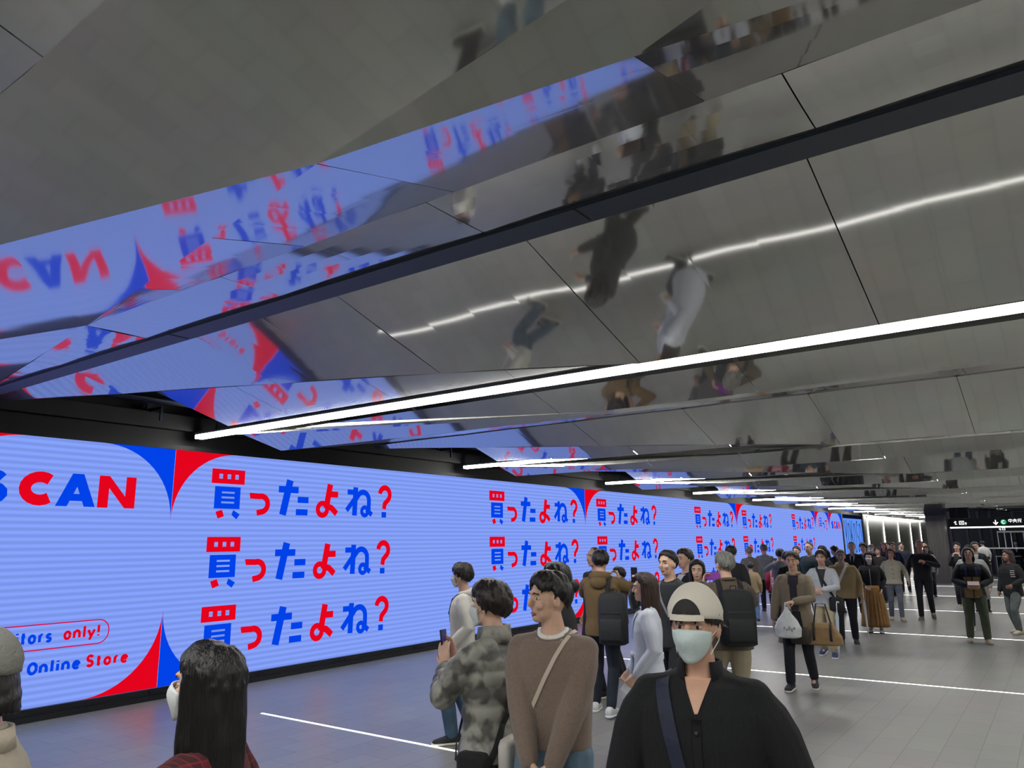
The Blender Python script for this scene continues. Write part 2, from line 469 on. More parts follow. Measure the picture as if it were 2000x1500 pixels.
def slogan(ink, u, v, quest=True, k=1.0):
    """one line of lettering; u,v = left end and top of the first character"""
    X = lambda a: u + a * k
    Y = lambda a: v - a * k
    # first character
    ink.poly([(X(0), Y(.0)), (X(.53), Y(.0)), (X(.53), Y(.205)), (X(0), Y(.205))], RED)
    for a in (.115, .245, .37): ink.rect((X(a), Y(.135)), (X(a + .055), Y(.07)), WHT, .005)
    ink.poly([(X(.06), Y(.245)), (X(.47), Y(.245)), (X(.47), Y(.555)), (X(.06), Y(.555))], BLU)
    for a in (.315, .385, .455): ink.rect((X(.17), Y(a + .026)), (X(.375), Y(a)), WHT, .005)
    ink.poly([(X(.09), Y(.60)), (X(.19), Y(.57)), (X(.23), Y(.66)), (X(.13), Y(.695))], RED)
    ink.poly([(X(.37), Y(.57)), (X(.44), Y(.575)), (X(.48), Y(.665)), (X(.40), Y(.69))][:1] + [(X(.345), Y(.64)), (X(.43), Y(.70)), (X(.48), Y(.63)), (X(.40), Y(.565))][0:3], BLU)
    # small curl
    ink.stroke([(X(.63), Y(.36))] + [(X(.63 + .02), Y(.355))] + [(p[0], p[1]) for p in arc(X(.83), Y(.47), .115 * k, 105, -75, 12)] + [(X(.76), Y(.60))], .085 * k, RED)
    # cross with two bars
    ink.stroke([(X(1.13), Y(.235)), (X(1.50), Y(.235))], .10 * k, BLU)
    ink.stroke([(X(1.335), Y(.09)), (X(1.22), Y(.62))], .125 * k, BLU)
    ink.rect((X(1.49), Y(.43)), (X(1.70), Y(.335)), BLU)
    ink.rect((X(1.465), Y(.62)), (X(1.69), Y(.525)), BLU)
    # looped letter
    ink.stroke([(X(2.13), Y(.11)), (X(2.06), Y(.50))], .115 * k, RED)
    ink.stroke([(X(2.10), Y(.27)), (X(2.30), Y(.27))], .10 * k, RED)
    ink.stroke(arc(X(1.985), Y(.515), .095 * k, 0, 360, 16), .085 * k, RED)
    ink.stroke([(X(2.05), Y(.46)), (X(2.17), Y(.49)), (X(2.28), Y(.58))], .10 * k, RED)
    # tall letter with a curl
    ink.stroke([(X(2.68), Y(.13)), (X(2.665), Y(.60))], .105 * k, BLU)
    ink.stroke([(X(2.50), Y(.215)), (X(2.70), Y(.215))], .085 * k, BLU)
    ink.stroke([(X(2.70), Y(.28)), (X(2.49), Y(.52))], .085 * k, BLU)
    ink.stroke([(X(2.66), Y(.36))] + arc(X(2.85), Y(.34), .135 * k, 150, 0, 9) + [(X(2.985), Y(.50))], .09 * k, BLU)
    ink.stroke(arc(X(2.895), Y(.525), .068 * k, 0, 360, 14), .07 * k, BLU)
    ink.stroke([(X(2.93), Y(.49)), (X(3.06), Y(.58))], .085 * k, BLU)
    if quest:
        ink.stroke(arc(X(3.36), Y(.225), .12 * k, 175, -40, 12) + [(X(3.36), Y(.385)), (X(3.345), Y(.475))], .095 * k, RED)
        ink.rect((X(3.29), Y(.62)), (X(3.40), Y(.525)), BLU)
LET = {
 'S': [arc(.5, .74, .30, 20, 270, 10, .24), arc(.5, .26, .30, 90, -160, 10, .24)], 'C': [arc(.55, .5, .42, 50, 310, 14, .48)],
 'A': [[(.05, 0), (.5, 1)], [(.5, 1), (.95, 0)], [(.25, .28), (.75, .28)]], 'N': [[(.12, 0), (.12, 1)], [(.12, 1), (.88, 0)], [(.88, 0), (.88, 1)]],
 'V': [[(.05, .9), (.5, 0)], [(.5, 0), (.95, .9)]], 'O': [arc(.5, .45, .42, 0, 360, 16, .45)], 'Y': [[(.05, 1), (.5, .45)], [(.95, 1), (.5, .45)], [(.5, .45), (.5, 0)]],
 'K': [[(.12, 0), (.12, 1)], [(.9, 1), (.15, .4)], [(.4, .6), (.95, 0)]], 'i': [[(.5, 0), (.5, .62)], [(.5, .78), (.5, .92)]], 'l': [[(.5, 0), (.5, 1)]],
 's': [arc(.5, .46, .26, 20, 270, 8, .15), arc(.5, .16, .26, 90, -160, 8, .15)], 't': [[(.45, .9), (.45, .08), (.75, .04)], [(.15, .6), (.8, .6)]],
 'o': [arc(.5, .31, .33, 0, 360, 14, .31)], 'r': [[(.3, 0), (.3, .62)], arc(.58, .34, .28, 180, 60, 6)], 'n': [[(.15, 0), (.15, .62)], arc(.48, .32, .33, 180, 0, 8) + [(.81, 0)]],
 'y': [[(.1, .62), (.5, .0)], [(.9, .62), (.3, -.3)]], 'e': [[(.17, .33), (.83, .33)], arc(.5, .31, .33, 5, 320, 12, .31)], '!': [[(.5, .3), (.5, 1)], [(.5, 0), (.5, .13)]],
}
WID = {'i': .42, 'l': .42, 't': .7, 'r': .72, '!': .45, 's': .82}
def write(ink, text, u, v, h, w, mis, gap=.12, asp=.8):
    """text with left end u and base line v, letter height h; mis: ink per character"""
    x = u
    for i, ch in enumerate(text):
        if ch == ' ': x += .5 * h * asp; continue
        cw = WID.get(ch, 1.0) * h * asp
        for st in LET[ch]: ink.stroke([(x + cw * p[0], v + h * p[1]) for p in st], w, mis[i] if not isinstance(mis, int) else mis)
        x += cw + gap * h
    return x
def corner(S, u0, u1, r=.95):
    def tri(cu, cv, du, dv, mi):
        ink = S.new('corner_shape')
        c = (cu + du * r, cv + dv * r)
        pts = [(cu, cv)]
        for k in range(17):
            a = math.pi / 2 * k / 16
            pts.append((c[0] - du * r * math.cos(a), c[1] - dv * r * math.sin(a)))
        for k in range(1, 17): ink.poly([pts[0], pts[k], pts[k + 1]], mi)
    tri(u0, ZT, 1, -1, RED); tri(u1, ZT, -1, -1, BLU); tri(u0, ZB, 1, 1, BLU); tri(u1, ZB, -1, 1, RED)
class Sheet:
    """the pieces of picture shown on one screen"""
    def __init__(self): self.items = []
    def new(self, name):
        i = Ink(); self.items.append((name, i)); return i
def screen(u0, u1, label, draw, bg=0):
    root = empty('video_screen', (WALL_X, u0, 0))
    MB().box((-.06, 0, ZB), (0, u1 - u0, ZT)).build('display_panel', M_LED[bg], root)
    S = Sheet(); draw(S, u1 - u0)
    for name, ink in S.items: ink.mb.build(name, M_LED, root)
    tag(root, label, 'video screen', 'screens of the video wall')
    return root
def draw_slogan(S, w):
    corner(S, 0, w)
    for i, v in enumerate((2.95, 2.005, 1.075)):
        slogan(S.new('lettering'), .56 - .008 * i, v); slogan(S.new('lettering'), 6.92, v - .005)
def draw_scan(S, w):
    corner(S, 0, w); ink = S.new('lettering')
    o = -2.72
    ink_w = .125
    ink.poly([(o + 4.06, 2.365), (o + 4.19, 2.365), (o + 4.355, 2.755), (o + 4.225, 2.755)], BLU); ink.poly([(o + 4.225, 2.755), (o + 4.355, 2.755), (o + 4.515, 2.365), (o + 4.385, 2.365)], BLU)
    ink.rect((o + 4.14, 2.43), (o + 4.44, 2.515), BLU)
    for a in (4.54, 4.875): ink.rect((o + a, 2.36), (o + a + .128, 2.752), RED)
    ink.poly([(o + 4.54, 2.752), (o + 4.665, 2.752), (o + 5.0, 2.36), (o + 4.875, 2.36)], RED)
    for ch, a, b, mi in (('S', 3.10, 3.62, BLU), ('C', 3.62, 4.10, RED)):
        for st in LET[ch]: ink.stroke([(o + a + .05 + (b - a - .1) * p[0], 2.42 + .28 * p[1]) for p in st], ink_w, mi)
    ink = S.new('lettering')
    write(ink, 'Visitors', o + 3.56, .838, .125, .031, BLU, .13, .70)
    write(ink, 'only!', o + 4.31, .845, .125, .031, RED, .14, .72)
    ink = S.new('border')
    fr = [(o + 3.0, .755)] + [(o + 4.70, .755)] + [(o + 4.70 + .13 * math.sin(math.radians(t)), .885 - .13 * math.cos(math.radians(t))) for t in range(15, 91, 15)] + \
         [(o + 4.83, .90)] + [(o + 4.70 + .13 * math.cos(math.radians(t)), .90 + .13 * math.sin(math.radians(t))) for t in range(15, 91, 15)] + [(o + 3.0, 1.03)]
    ink.stroke(fr, .014, MAG)
    ink = S.new('lettering')
    write(ink, 'Online', o + 3.97, .505, .12, .034, BLU, .17)
    write(ink, 'Store', o + 4.595, .505, .12, .034, RED, .17)
def draw_kaette(S, w):
    corner(S, 0, w); ink = S.new('lettering')
    # the headline of the neighbouring panel: three simple characters
    x = .62
    ink.stroke([(x, 2.85), (x, 2.35)], .07, RED); ink.stroke([(x + .1, 2.82), (x + .1, 2.45)], .06, RED)
    ink.stroke([(x + .2, 2.85), (x + .52, 2.85), (x + .52, 2.6), (x + .2, 2.6)], .06, BLU); ink.stroke([(x + .18, 2.72), (x + .5, 2.72)], .05, BLU)
    ink.stroke([(x + .14, 2.5), (x + .58, 2.5)], .06, BLU); ink.stroke([(x + .36, 2.52), (x + .36, 2.2)], .06, RED)
    ink.stroke([(x + .72, 2.62)] + arc(x + .9, 2.5, .12, 100, -80, 8), .08, BLU)
    ink.stroke([(x + 1.15, 2.72), (x + 1.6, 2.74), (x + 1.35, 2.5), (x + 1.36, 2.38), (x + 1.55, 2.3)], .08, RED)
def draw_yokoso(S, w):
    ink = S.new('border')
    ink.rect((0, 2.95), (w, 3.16), INK)
    n = 22
    for i in range(n):
        u = w * (i + .5) / n
        ink.rect((u - .02, .2), (u + .02, .95), INK); 
    ink = S.new('lettering')
    write(ink, 'YOKOSO!', .25, 1.1, 1.75, .09, INK, .06, .34)
screen(-.1, 2.70, 'video screen at the near end, cut off by the frame, left of the SCAN screen', draw_kaette)
screen(2.72, 5.50, 'video screen reading SCAN and Online Store at the near end of the wall', draw_scan)
screen(5.505, 16.32, 'nearest long video screen, beside SCAN, with red and blue Japanese lettering', draw_slogan)
screen(16.325, 27.12, 'second long video screen of red and blue lettering, behind the grey-haired photographer', draw_slogan)
screen(27.125, 37.9, 'third and farthest long video screen of red and blue Japanese lettering', draw_slogan)
screen(37.905, 40.55, 'narrow video screen with a short Japanese headline beside the far SCAN screen', draw_kaette)
screen(40.555, 43.2, 'far narrow video screen reading SCAN, next to the YOKOSO screen', draw_scan)
screen(43.5, 48.2, 'far pale blue video screen reading YOKOSO in tall black letters', draw_yokoso, bg=5)
struct(MB().box((-9.66, -.2, ZT), (-9.55, 48.4, 3.22)).build('trim_1', black_paint), 'thin black frame along the top of the video screens')
struct(MB().box((-9.66, 43.21, 0.14), (-9.555, 43.49, ZT)).build('trim_2', black_paint), 'black divider before the YOKOSO screen')
struct(MB().box((-9.66, 48.21, 0), (-9.5, 48.5, 3.3)).build('trim_3', black_paint), 'black post at the far end of the video wall')
bs = MB(); bs.box((-9.66, -9, 0), (-9.545, 48.4, .135)); bs.box((-9.66, -9, 0), (-9.50, 48.4, .06))
for k in range(30): bs.box((-9.545, .6 + 1.6 * k, .07), (-9.535, .9 + 1.6 * k, .11))
struct(bs.build('baseboard_left', mat('plinth_black', '#0c0f16', .35)), 'black plinth under the video screens')

# ------------------------------------------------------------------ people
def V(*a): return np.array(a, float)
def unit(v): return v / (np.linalg.norm(v) + 1e-9)
def rotz(a): return np.array([[math.cos(a), -math.sin(a), 0], [math.sin(a), math.cos(a), 0], [0, 0, 1]])
def rotx(a): return np.array([[1, 0, 0], [0, math.cos(a), -math.sin(a)], [0, math.sin(a), math.cos(a)]])
def roty(a): return np.array([[math.cos(a), 0, math.sin(a)], [0, 1, 0], [-math.sin(a), 0, math.cos(a)]])

def remesh(mb, voxel, smooth=4, name='m', sub=None):
    """fuse the collected closed pieces into one continuous skin"""
    me = mb.mesh(name)
    o = bpy.data.objects.new('tmp', me); COL.objects.link(o)
    r = o.modifiers.new('r', 'REMESH'); r.mode = 'VOXEL'; r.voxel_size = voxel; r.use_smooth_shade = True
    if smooth:
        s = o.modifiers.new('s', 'SMOOTH'); s.factor = .5; s.iterations = max(1, min(60, int(smooth * (.011 / voxel) ** 1.6)))
    dg = bpy.context.evaluated_depsgraph_get()
    out = bpy.data.meshes.new_from_object(o.evaluated_get(dg))
    out.name = name
    bpy.data.objects.remove(o); bpy.data.meshes.remove(me)
    return out
def place(me, name, material, parent):
    me.materials.clear(); me.materials.append(material)
    me.polygons.foreach_set('material_index', [0] * len(me.polygons))
    me.polygons.foreach_set('use_smooth', [True] * len(me.polygons))
    o = bpy.data.objects.new(name, me); COL.objects.link(o); o.parent = parent
    return o
def bvh_of(me):
    return BVHTree.FromPolygons([v.co[:] for v in me.vertices], [p.vertices[:] for p in me.polygons])
def ribbon(path, normals, width, thick, mb=None, mi=0, sides=None):
    """flat band along a path; normals point away from the body"""
    mb = mb or MB()
    path = [np.array(p, float) for p in path]
    n = len(path); secs = []
    for i in range(n):
        t = unit(path[min(i + 1, n - 1)] - path[max(i - 1, 0)])
        nn = np.array(normals[i], float); nn = unit(nn - t * np.dot(nn, t))
        b = np.cross(t, nn)
        secs.append((path[i], b * width / 2, nn * thick / 2))
    vs = []; fs = []
    for (c, u, w) in secs: vs += [c - u - w, c + u - w, c + u + w, c - u + w]
    for i in range(n - 1):
        for k in range(4):
            fs.append((i * 4 + k, i * 4 + (k + 1) % 4, i * 4 + 4 + (k + 1) % 4, i * 4 + 4 + k))
    fs += [(3, 2, 1, 0), tuple(4 * (n - 1) + k for k in range(4))]
    return mb.add(vs, fs, mi)

HAIR = {}
def hair_mat(col):
    return mat('hair', col, .42, spec=.4, noise=.5, nscale=26, bump=.5, bscale=60, stretch=(3, 3, .35))
SKIN = '#b98f78'

class Person:
    def __init__(s, label, x, y, hd, H=1.68, group=None, vox=.011, skin='#cba48f', legs=None, la=None, ra=None, lel=None, rel=None,
                 lean=0, headyaw=0, headpitch=0, wide=1.0, hand_curl=.5, lhand=None, rhand=None):
        s.s = H / 1.70; s.vox = vox; s.wide = wide; s.lean = math.radians(lean)
        s.root = empty('person', (x, y, 0), math.pi - math.radians(hd))
        tag(s.root, label, 'person', group)
        k = s.s
        s.k = k
        w = wide
        s.hip = [V(-.092 * w, 0, .90) * k, V(.092 * w, 0, .90) * k]
        s.L = rotx(-s.lean)
        up = lambda p: (s.L @ (p - V(0, 0, .92)) + V(0, 0, .92)) * k
        s.up = up
        s.sh = [up(V(-.178 * w, -.005, 1.372)), up(V(.178 * w, -.005, 1.372))]
        legs = legs or ((-.105, .03), (.105, -.02))
        s.foot = []
        for i, f in enumerate(legs):
            z = f[2] if len(f) > 2 else .085
            s.foot.append(V(f[0] * w, f[1], z) * k)
        s.knee = [s.ik(s.hip[i], s.foot[i], .435 * k, .415 * k, V(0, 1, 0)) for i in (0, 1)]
        la = la or (-.245 * w, .04, .86); ra = ra or (.245 * w, .02, .86)
        s.wr = [up(V(*la)) , up(V(*ra))]
        s.elb = []
        for i, e in enumerate((lel, rel)):
            side = -1 if i == 0 else 1
            e = V(*e) if e is not None else V(side * .45, -1, -.45)
            s.elb.append(s.ik(s.sh[i], s.wr[i], .285 * k, .255 * k, e))
            d = s.wr[i] - s.sh[i]
            if np.linalg.norm(d) > .535 * k: s.wr[i] = s.sh[i] + unit(d) * .535 * k
        s.neck0 = up(V(0, -.02, 1.42)); s.hc = up(V(0, .015, 1.588))
        s.HR = s.L @ rotz(math.radians(headyaw)) @ rotx(-math.radians(headpitch)) 
        piv = up(V(0, -.01, 1.49))
        s.hc = piv + s.L @ rotz(math.radians(headyaw)) @ rotx(-math.radians(headpitch)) @ ((V(0, .025, .098)) * k)
        s.skin = mat('skin', skin, .5, spec=.35, noise=.05, nscale=30)
        s.body(lhand, rhand, hand_curl)
        s.face()
    def ik(s, a, b, l1, l2, pole):
        d = b - a; D = np.linalg.norm(d)
        D2 = min(D, (l1 + l2) * .999); u = unit(d)
        x = (l1 * l1 - l2 * l2 + D2 * D2) / (2 * D2)
        h = math.sqrt(max(l1 * l1 - x * x, 0))
        p = unit(pole - u * np.dot(pole, u))
        return a + u * x + p * h
    def hp(s, *p): return s.hc + s.HR @ (V(*p) * s.k)
    def body(s, lhand, rhand, curl):
        k = s.k; m = MB(); R = s.HR
        E = lambda c, r, **kw: m.ell(s.hp(*c), V(*r) * k, M=R, **kw)
        E((0, -.012, .018), (.074, .093, .10)); E((0, .016, -.05), (.056, .066, .062))
        E((0, .055, -.085), (.028, .026, .024))
        E((-.034, .062, -.028), (.026, .02, .022)); E((.034, .062, -.028), (.026, .02, .022))
        m.limb([s.hp(0, .08, .015), s.hp(0, .095, -.012), s.hp(0, .097, -.022)], [.009 * k, .0115 * k, .0135 * k], 8)
        E((0, .076, .030), (.052, .014, .012))
        for sx in (-1, 1): E((sx * .077, -.012, -.008), (.010, .019, .032))
        m.limb([s.up(V(0, -.025, 1.36)), s.up(V(0, -.015, 1.46)), s.hp(0, -.012, -.06)], [.072 * k, .056 * k, .052 * k], 12)
        T = lambda z, a, b, y=0: (s.up(V(0, y, z)), V(a * k * s.wide, 0, 0), s.L @ V(0, b * k, 0))
        m.loft([T(.80, .10, .07), T(.86, .145, .095), T(.95, .14, .092), T(1.08, .125, .085), T(1.25, .15, .095), T(1.36, .15, .08), T(1.41, .09, .06)], 14)
        for i in (0, 1):
            sd = -1 if i == 0 else 1
            m.limb([s.sh[i] - V(sd * .07 * k, 0, 0), s.sh[i] - V(sd * .008 * k, 0, .014 * k), s.elb[i], s.wr[i]], [.034 * k, .042 * k, .036 * k, .026 * k], 10)
            m.limb([s.hip[i], s.knee[i], s.foot[i]], [.082 * k, .055 * k, .036 * k], 10)
            m.limb([s.foot[i] - V(0, .02, .03) * k, s.foot[i] + V(0, .10, -.045) * k], [.034 * k, .026 * k], 8)
        for i, h in enumerate((lhand, rhand)):
            s.hand(m, i, h or {}, curl)
        o = place(remesh(m, s.vox * k, 3 if s.vox > .008 else 2, 'body'), 'body', s.skin, s.root)
    def hand(s, m, i, h, curl):
        """palm, four fingers of unequal length and a thumb from the side of the palm"""
        k = s.k; sd = -1 if i == 0 else 1
        d = unit(np.array(h.get('d', s.wr[i] - s.elb[i]), float))
        n = np.array(h.get('n', (-sd, 0, 0.0)), float)     # palm faces this way
        n = unit(n - d * np.dot(n, d))
        t = np.cross(d, n) * (1 if i == 0 else -1)          # thumb side
        t = np.array(h.get('t', t), float); t = unit(t - d * np.dot(t, d) - n * np.dot(t, n))
        c = h.get('curl', curl); p = s.wr[i]
        m.loft([(p - d * .01 * k, t * .024 * k, n * .019 * k), (p + d * .02 * k, t * .030 * k, n * .017 * k), (p + d * .06 * k, t * .040 * k, n * .015 * k), (p + d * .088 * k, t * .039 * k, n * .012 * k)], 10)
        for j, (off, ln) in enumerate(((.03, .072), (.0105, .080), (-.0105, .074), (-.031, .058))):
            b = p + (d * .082 + t * off) * k
            a1 = c * .9; a2 = c * 2.0; a3 = c * 2.7
            f = lambda a: d * math.cos(a) + n * math.sin(a) + t * off * 1.2
            q1 = b + f(a1) * ln * .45 * k; q2 = q1 + f(a2) * ln * .32 * k; q3 = q2 + f(a3) * ln * .23 * k
            m.limb([b, q1, q2, q3], [.0092 * k, .0088 * k, .008 * k, .0068 * k], 7)
        b = p + (d * .028 + t * .03) * k
        q1 = b + unit(d * .7 + t * .75 + n * .35) * .036 * k; q2 = q1 + unit(d * .9 + t * .3 + n * .5) * .03 * k
        m.limb([b, q1, q2], [.0125 * k, .0105 * k, .008 * k], 7)
        s.palm = getattr(s, 'palm', {}); s.palm[i] = (p + d * .06 * k, d, n, t)
    def face(s):
        k = s.k
        e = MB(); br = MB(); ir = MB()
        for sx in (-1, 1):
            e.ell(s.hp(sx * .031, .0645, .004), V(.0135, .0100, .0072) * k, 10, 7, M=s.HR)
            ir.ell(s.hp(sx * .031, .0718, .004), V(.0062, .0036, .0062) * k, 8, 6, M=s.HR)
            br.limb([s.hp(sx * .014, .086, .026), s.hp(sx * .032, .085, .031), s.hp(sx * .05, .071, .026)], [.003 * k, .0042 * k, .0024 * k], 6)
        eo = e.build('eyes', mat('eye_white', '#b9b2aa', .35), s.root, True)
        ir.build('irises', mat('iris', '#1c120d', .2), eo, True)
        br.build('eyebrows', mat('brow', '#221a17', .8), s.root, True)
        l = MB(); l.limb([s.hp(-.022, .072, -.066), s.hp(-.006, .0825, -.062), s.hp(.006, .0825, -.062), s.hp(.022, .072, -.066)], [.0028 * k, .0052 * k, .0052 * k, .0028 * k], 7)
        l.limb([s.hp(-.016, .073, -.072), s.hp(0, .0815, -.073), s.hp(.016, .073, -.072)], [.003 * k, .0058 * k, .003 * k], 7)
        l.build('lips', mat('lips', '#96605a', .45), s.root, True)
    # ---- hair and headwear
    def shell(s, m, front=58, side=96, back=128, thick=.013, rough=.35, z0=0.0, nph=40, nth=12, grow=1.0, seed=1, part=0.0):
        r = random.Random(seed); k = s.k
        ph_off = [r.uniform(-1, 1) for _ in range(nph)]
        def tmax(ph):
            c = math.cos(ph)   # 1 = front
            t = side + (front - side) * max(c, 0) ** .8 if c > 0 else side + (back - side) * (-c) ** .8
            return math.radians(t)
        def pt(th, ph, off):
            rx, ry, rz = (.074 + off) * grow, (.093 + off) * grow, (.10 + off * 1.05) * grow
            return s.hp(rx * math.sin(th) * math.sin(ph), -.012 + ry * math.sin(th) * math.cos(ph), .018 + z0 + rz * math.cos(th))
        outer = []; inner = []
        for j in range(1, nth + 1):
            for i in range(nph):
                ph = 2 * math.pi * i / nph; th = tmax(ph) * j / nth
                wob = thick * (1 + rough * ph_off[i] * (j / nth)) * (1.0 if j < nth - 1 else .8)
                outer.append(pt(th + rough * .04 * ph_off[i] * (j / nth), ph, wob)); inner.append(pt(th, ph, -.006))
        vs = outer + inner + [pt(0, 0, thick), pt(0, 0, -.006)]
        N = nph * nth; fs = []
        for j in range(nth - 1):
            for i in range(nph):
                i2 = (i + 1) % nph; a, b, c, d = j * nph + i, j * nph + i2, (j + 1) * nph + i2, (j + 1) * nph + i
                fs.append((a, d, c, b)); fs.append((N + a, N + b, N + c, N + d))
        for i in range(nph):
            i2 = (i + 1) % nph
            fs.append((2 * N, i, i2)); fs.append((2 * N + 1, N + i2, N + i))
            a, b = (nth - 1) * nph + i, (nth - 1) * nph + i2
            fs.append((a, N + a, N + b, b))
        m.add(vs, fs)
    def lock(s, m, az, z0, length, r=.02, out=.012, fall=(0, 0), tip=.5):
        """one hanging strand of hair; az degrees from the face (0 front, 90 the person's right)"""
        k = s.k; a = math.radians(az)
        e = V(math.sin(a) * (.074 + out), -.012 + math.cos(a) * (.093 + out), z0)
        p0 = s.hp(*e); pts = [s.hp(e[0] * .66, e[1] * .66, z0 + .075), s.hp(e[0] * .9, e[1] * .9, z0 + .045), p0]
        n = 5
        for i in range(1, n + 1):
            t = i / n
            pts.append(p0 + V(0, 0, -length * t) * k + (s.HR @ V(e[0] * .12 + fall[0], e[1] * .16 + fall[1], 0)) * t * k)
        rr = [r * k * .7, r * k, r * k] + [r * k * (1 + .15 * math.sin(i * 2 + az)) * (1 - (1 - tip) * (i / n) ** 2) for i in range(1, n + 1)]
        m.limb(pts, rr, 8)
    def hair(s, style='short', col='#17120f', seed=1, length=.3, thick=None, front=None):
        m = MB(); k = s.k; r = random.Random(seed)
        if style == 'short': s.shell(m, front or 48, 92, 124, thick or .010, .5, seed=seed); s.clumps(m, (front or 48) + 12, 104, 130, 130, .0105, seed, .016, .45)
        elif style == 'under':
            s.shell(m, front or 60, 92, 126, .004, .1, seed=seed)
            for az in range(70, 291, 12): s.lock(m, az, -.02, length * r.uniform(.85, 1.05), .017, .002, tip=.6)
        elif style == 'crop': s.shell(m, front or 48, 92, 122, thick or .007, .5, seed=seed); s.clumps(m, (front or 48) + 7, 103, 128, 130, .0085, seed, .011, .4)
        elif style == 'thin': s.shell(m, front or 40, 82, 122, thick or .008, .4, seed=seed)
        elif style == 'full': s.shell(m, front or 56, 98, 132, thick or .018, .3, seed=seed); s.clumps(m, (front or 56) + 12, 108, 136, 120, .013, seed, .022)
        elif style in ('bob', 'long', 'tail'):
            s.shell(m, front or 50, 96, 132, thick or .014, .2, seed=seed); s.clumps(m, (front or 50) + 6, 104, 132, 90, .012, seed, .016, .12)
            if style == 'tail':
                p = [s.hp(0, -.10, .06), s.hp(0, -.15, .05), s.hp(.0, -.17, -.02), s.hp(0, -.16, -.02 - length * .5), s.hp(0, -.15, -.02 - length)]
                m.limb(p, [.02 * k, .034 * k, .038 * k, .032 * k, .012 * k], 9)
            else:
                for az in range(72, 290, 13):
                    s.lock(m, az + r.uniform(-3, 3), .02, (length + .02) * r.uniform(.92, 1.04), .021, .006, tip=.6 if style == 'long' else .9)
        vx = max(.0055, s.vox * .75) * k
        o = place(remesh(m, vx, 1, 'hair'), 'hair', hair_mat(col), s.root)
        return o
    def clumps(s, m, front, side, back, n=90, r=.011, seed=3, lift=.012, messy=.25):
        rd = random.Random(seed); k = s.k
        for q in range(n):
            ph = 2 * math.pi * (q + rd.random()) / n * 5 % (2 * math.pi); c = math.cos(ph)
            tm = math.radians(side + (front - side) * max(c, 0) ** .8 if c > 0 else side + (back - side) * (-c) ** .8)
            t0 = tm * rd.uniform(.05, .62); t1 = min(tm * rd.uniform(.75, 1.04), t0 + 1.2); dph = rd.uniform(-messy, messy)
            pts = []; rr = []
            for i in range(5):
                u = i / 4; th = t0 + (t1 - t0) * u; p = ph + dph * u
                off = lift * (.7 + .5 * math.sin(math.pi * u)) * rd.uniform(.9, 1.15)
                pts.append(s.hp((.074 + off) * math.sin(th) * math.sin(p), -.012 + (.093 + off) * math.sin(th) * math.cos(p), .018 + (.10 + off * 1.1) * math.cos(th)))
                rr.append(r * k * (.7, 1, 1, .85, .4)[i])
            m.limb(pts, rr, 6)
    def bun(s, col, p=(0, -.13, .03), r=.045):
        m = MB(); m.ell(s.hp(*p), V(r, r, r) * s.k); return m.build('hair_bun', hair_mat(col), s.root, True)
    def mask(s, col='#cfd8d8', big=1.0):
        k = s.k; m = MB(); nu, nv = 15, 9; out = []; inn = []
        for j in range(nv + 1):
            v = j / nv; z = .0 - .112 * v + .0
            for i in range(nu + 1):
                a = math.radians(-72 + 144 * i / nu)
                rr = 1.0 - .42 * v ** 2.2; zz = z - .018 * (1 - math.cos(a)) * (1 - v) + .034 * (1 - math.cos(a)) * v
                bul = .026 * max(math.cos(a * 1.25), 0) * math.exp(-((v - .30) / .34) ** 2) - .012 * v ** 3
                for L_, o in ((out, .010), (inn, .004)):
                    L_.append(s.hp((.063 + o) * math.sin(a) * rr * big, .012 + (.076 + o + bul) * math.cos(a), zz))
        W = nu + 1; N = len(out); fs = []
        for j in range(nv):
            for i in range(nu):
                a, b, c, d = j * W + i, j * W + i + 1, (j + 1) * W + i + 1, (j + 1) * W + i
                fs.append((a, b, c, d)); fs.append((N + d, N + c, N + b, N + a))
        for j in range(nv): fs.append((j * W, (j + 1) * W, N + (j + 1) * W, N + j * W)); fs.append((j * W + nu, N + j * W + nu, N + (j + 1) * W + nu, (j + 1) * W + nu))
        for i in range(nu): fs.append((i, N + i, N + i + 1, i + 1)); q = nv * W; fs.append((q + i, q + i + 1, N + q + i + 1, N + q + i))
        m.add(out + inn, fs)
        mo = m.build('face_mask', mat('mask', col, .8, noise=.04, nscale=90), s.root, True)
        lp = MB()
        for sx in (-1, 1):
            lp.limb([s.hp(sx * .062, .035, -.03), s.hp(sx * .080, -.005, -.004), s.hp(sx * .082, -.03, -.012)], [.0018 * k] * 3, 5)
            lp.limb([s.hp(sx * .058, .03, -.085), s.hp(sx * .077, -.008, -.045), s.hp(sx * .082, -.03, -.012)], [.0018 * k] * 3, 5)
        lp.build('ear_loop', mat('loop', '#d9dddd', .8), mo, True)
        return mo
    def cap(s, col='#d6d3c8', backward=True, hole='#12100f'):
        m = MB(); s.shell(m, 84, 90, 98, .020, .0, z0=.006, nth=12, grow=1.03)
        o = m.build('cap', mat('cap_cloth', col, .9, bump=.2, bscale=120), s.root, True)
        k = s.k; sg = -1 if backward else 1
        b = MB(); nb = 12; top = []; bot = []
        for i in range(nb + 1):
            a = math.radians(-62 + 124 * i / nb)
            for r_, L_ in ((1.0, 0), (1.55, 1)):
                top.append(s.hp(.098 * math.sin(a) * (1 + .05 * L_), sg * (.108 * math.cos(a) + .065 * L_ * math.cos(a)) - .012, .012 - .02 * L_))
        for p in top: bot.append(p - s.HR @ V(0, 0, .004) * k)
        N = len(top); fs = []
        for i in range(nb):
            q = (2 * i, 2 * i + 1, 2 * i + 3, 2 * i + 2); fs.append(q); fs.append(tuple(N + j for j in q[::-1]))
            fs.append((2 * i + 1, N + 2 * i + 1, N + 2 * i + 3, 2 * i + 3)); fs.append((2 * i, 2 * i + 2, N + 2 * i + 2, N + 2 * i))
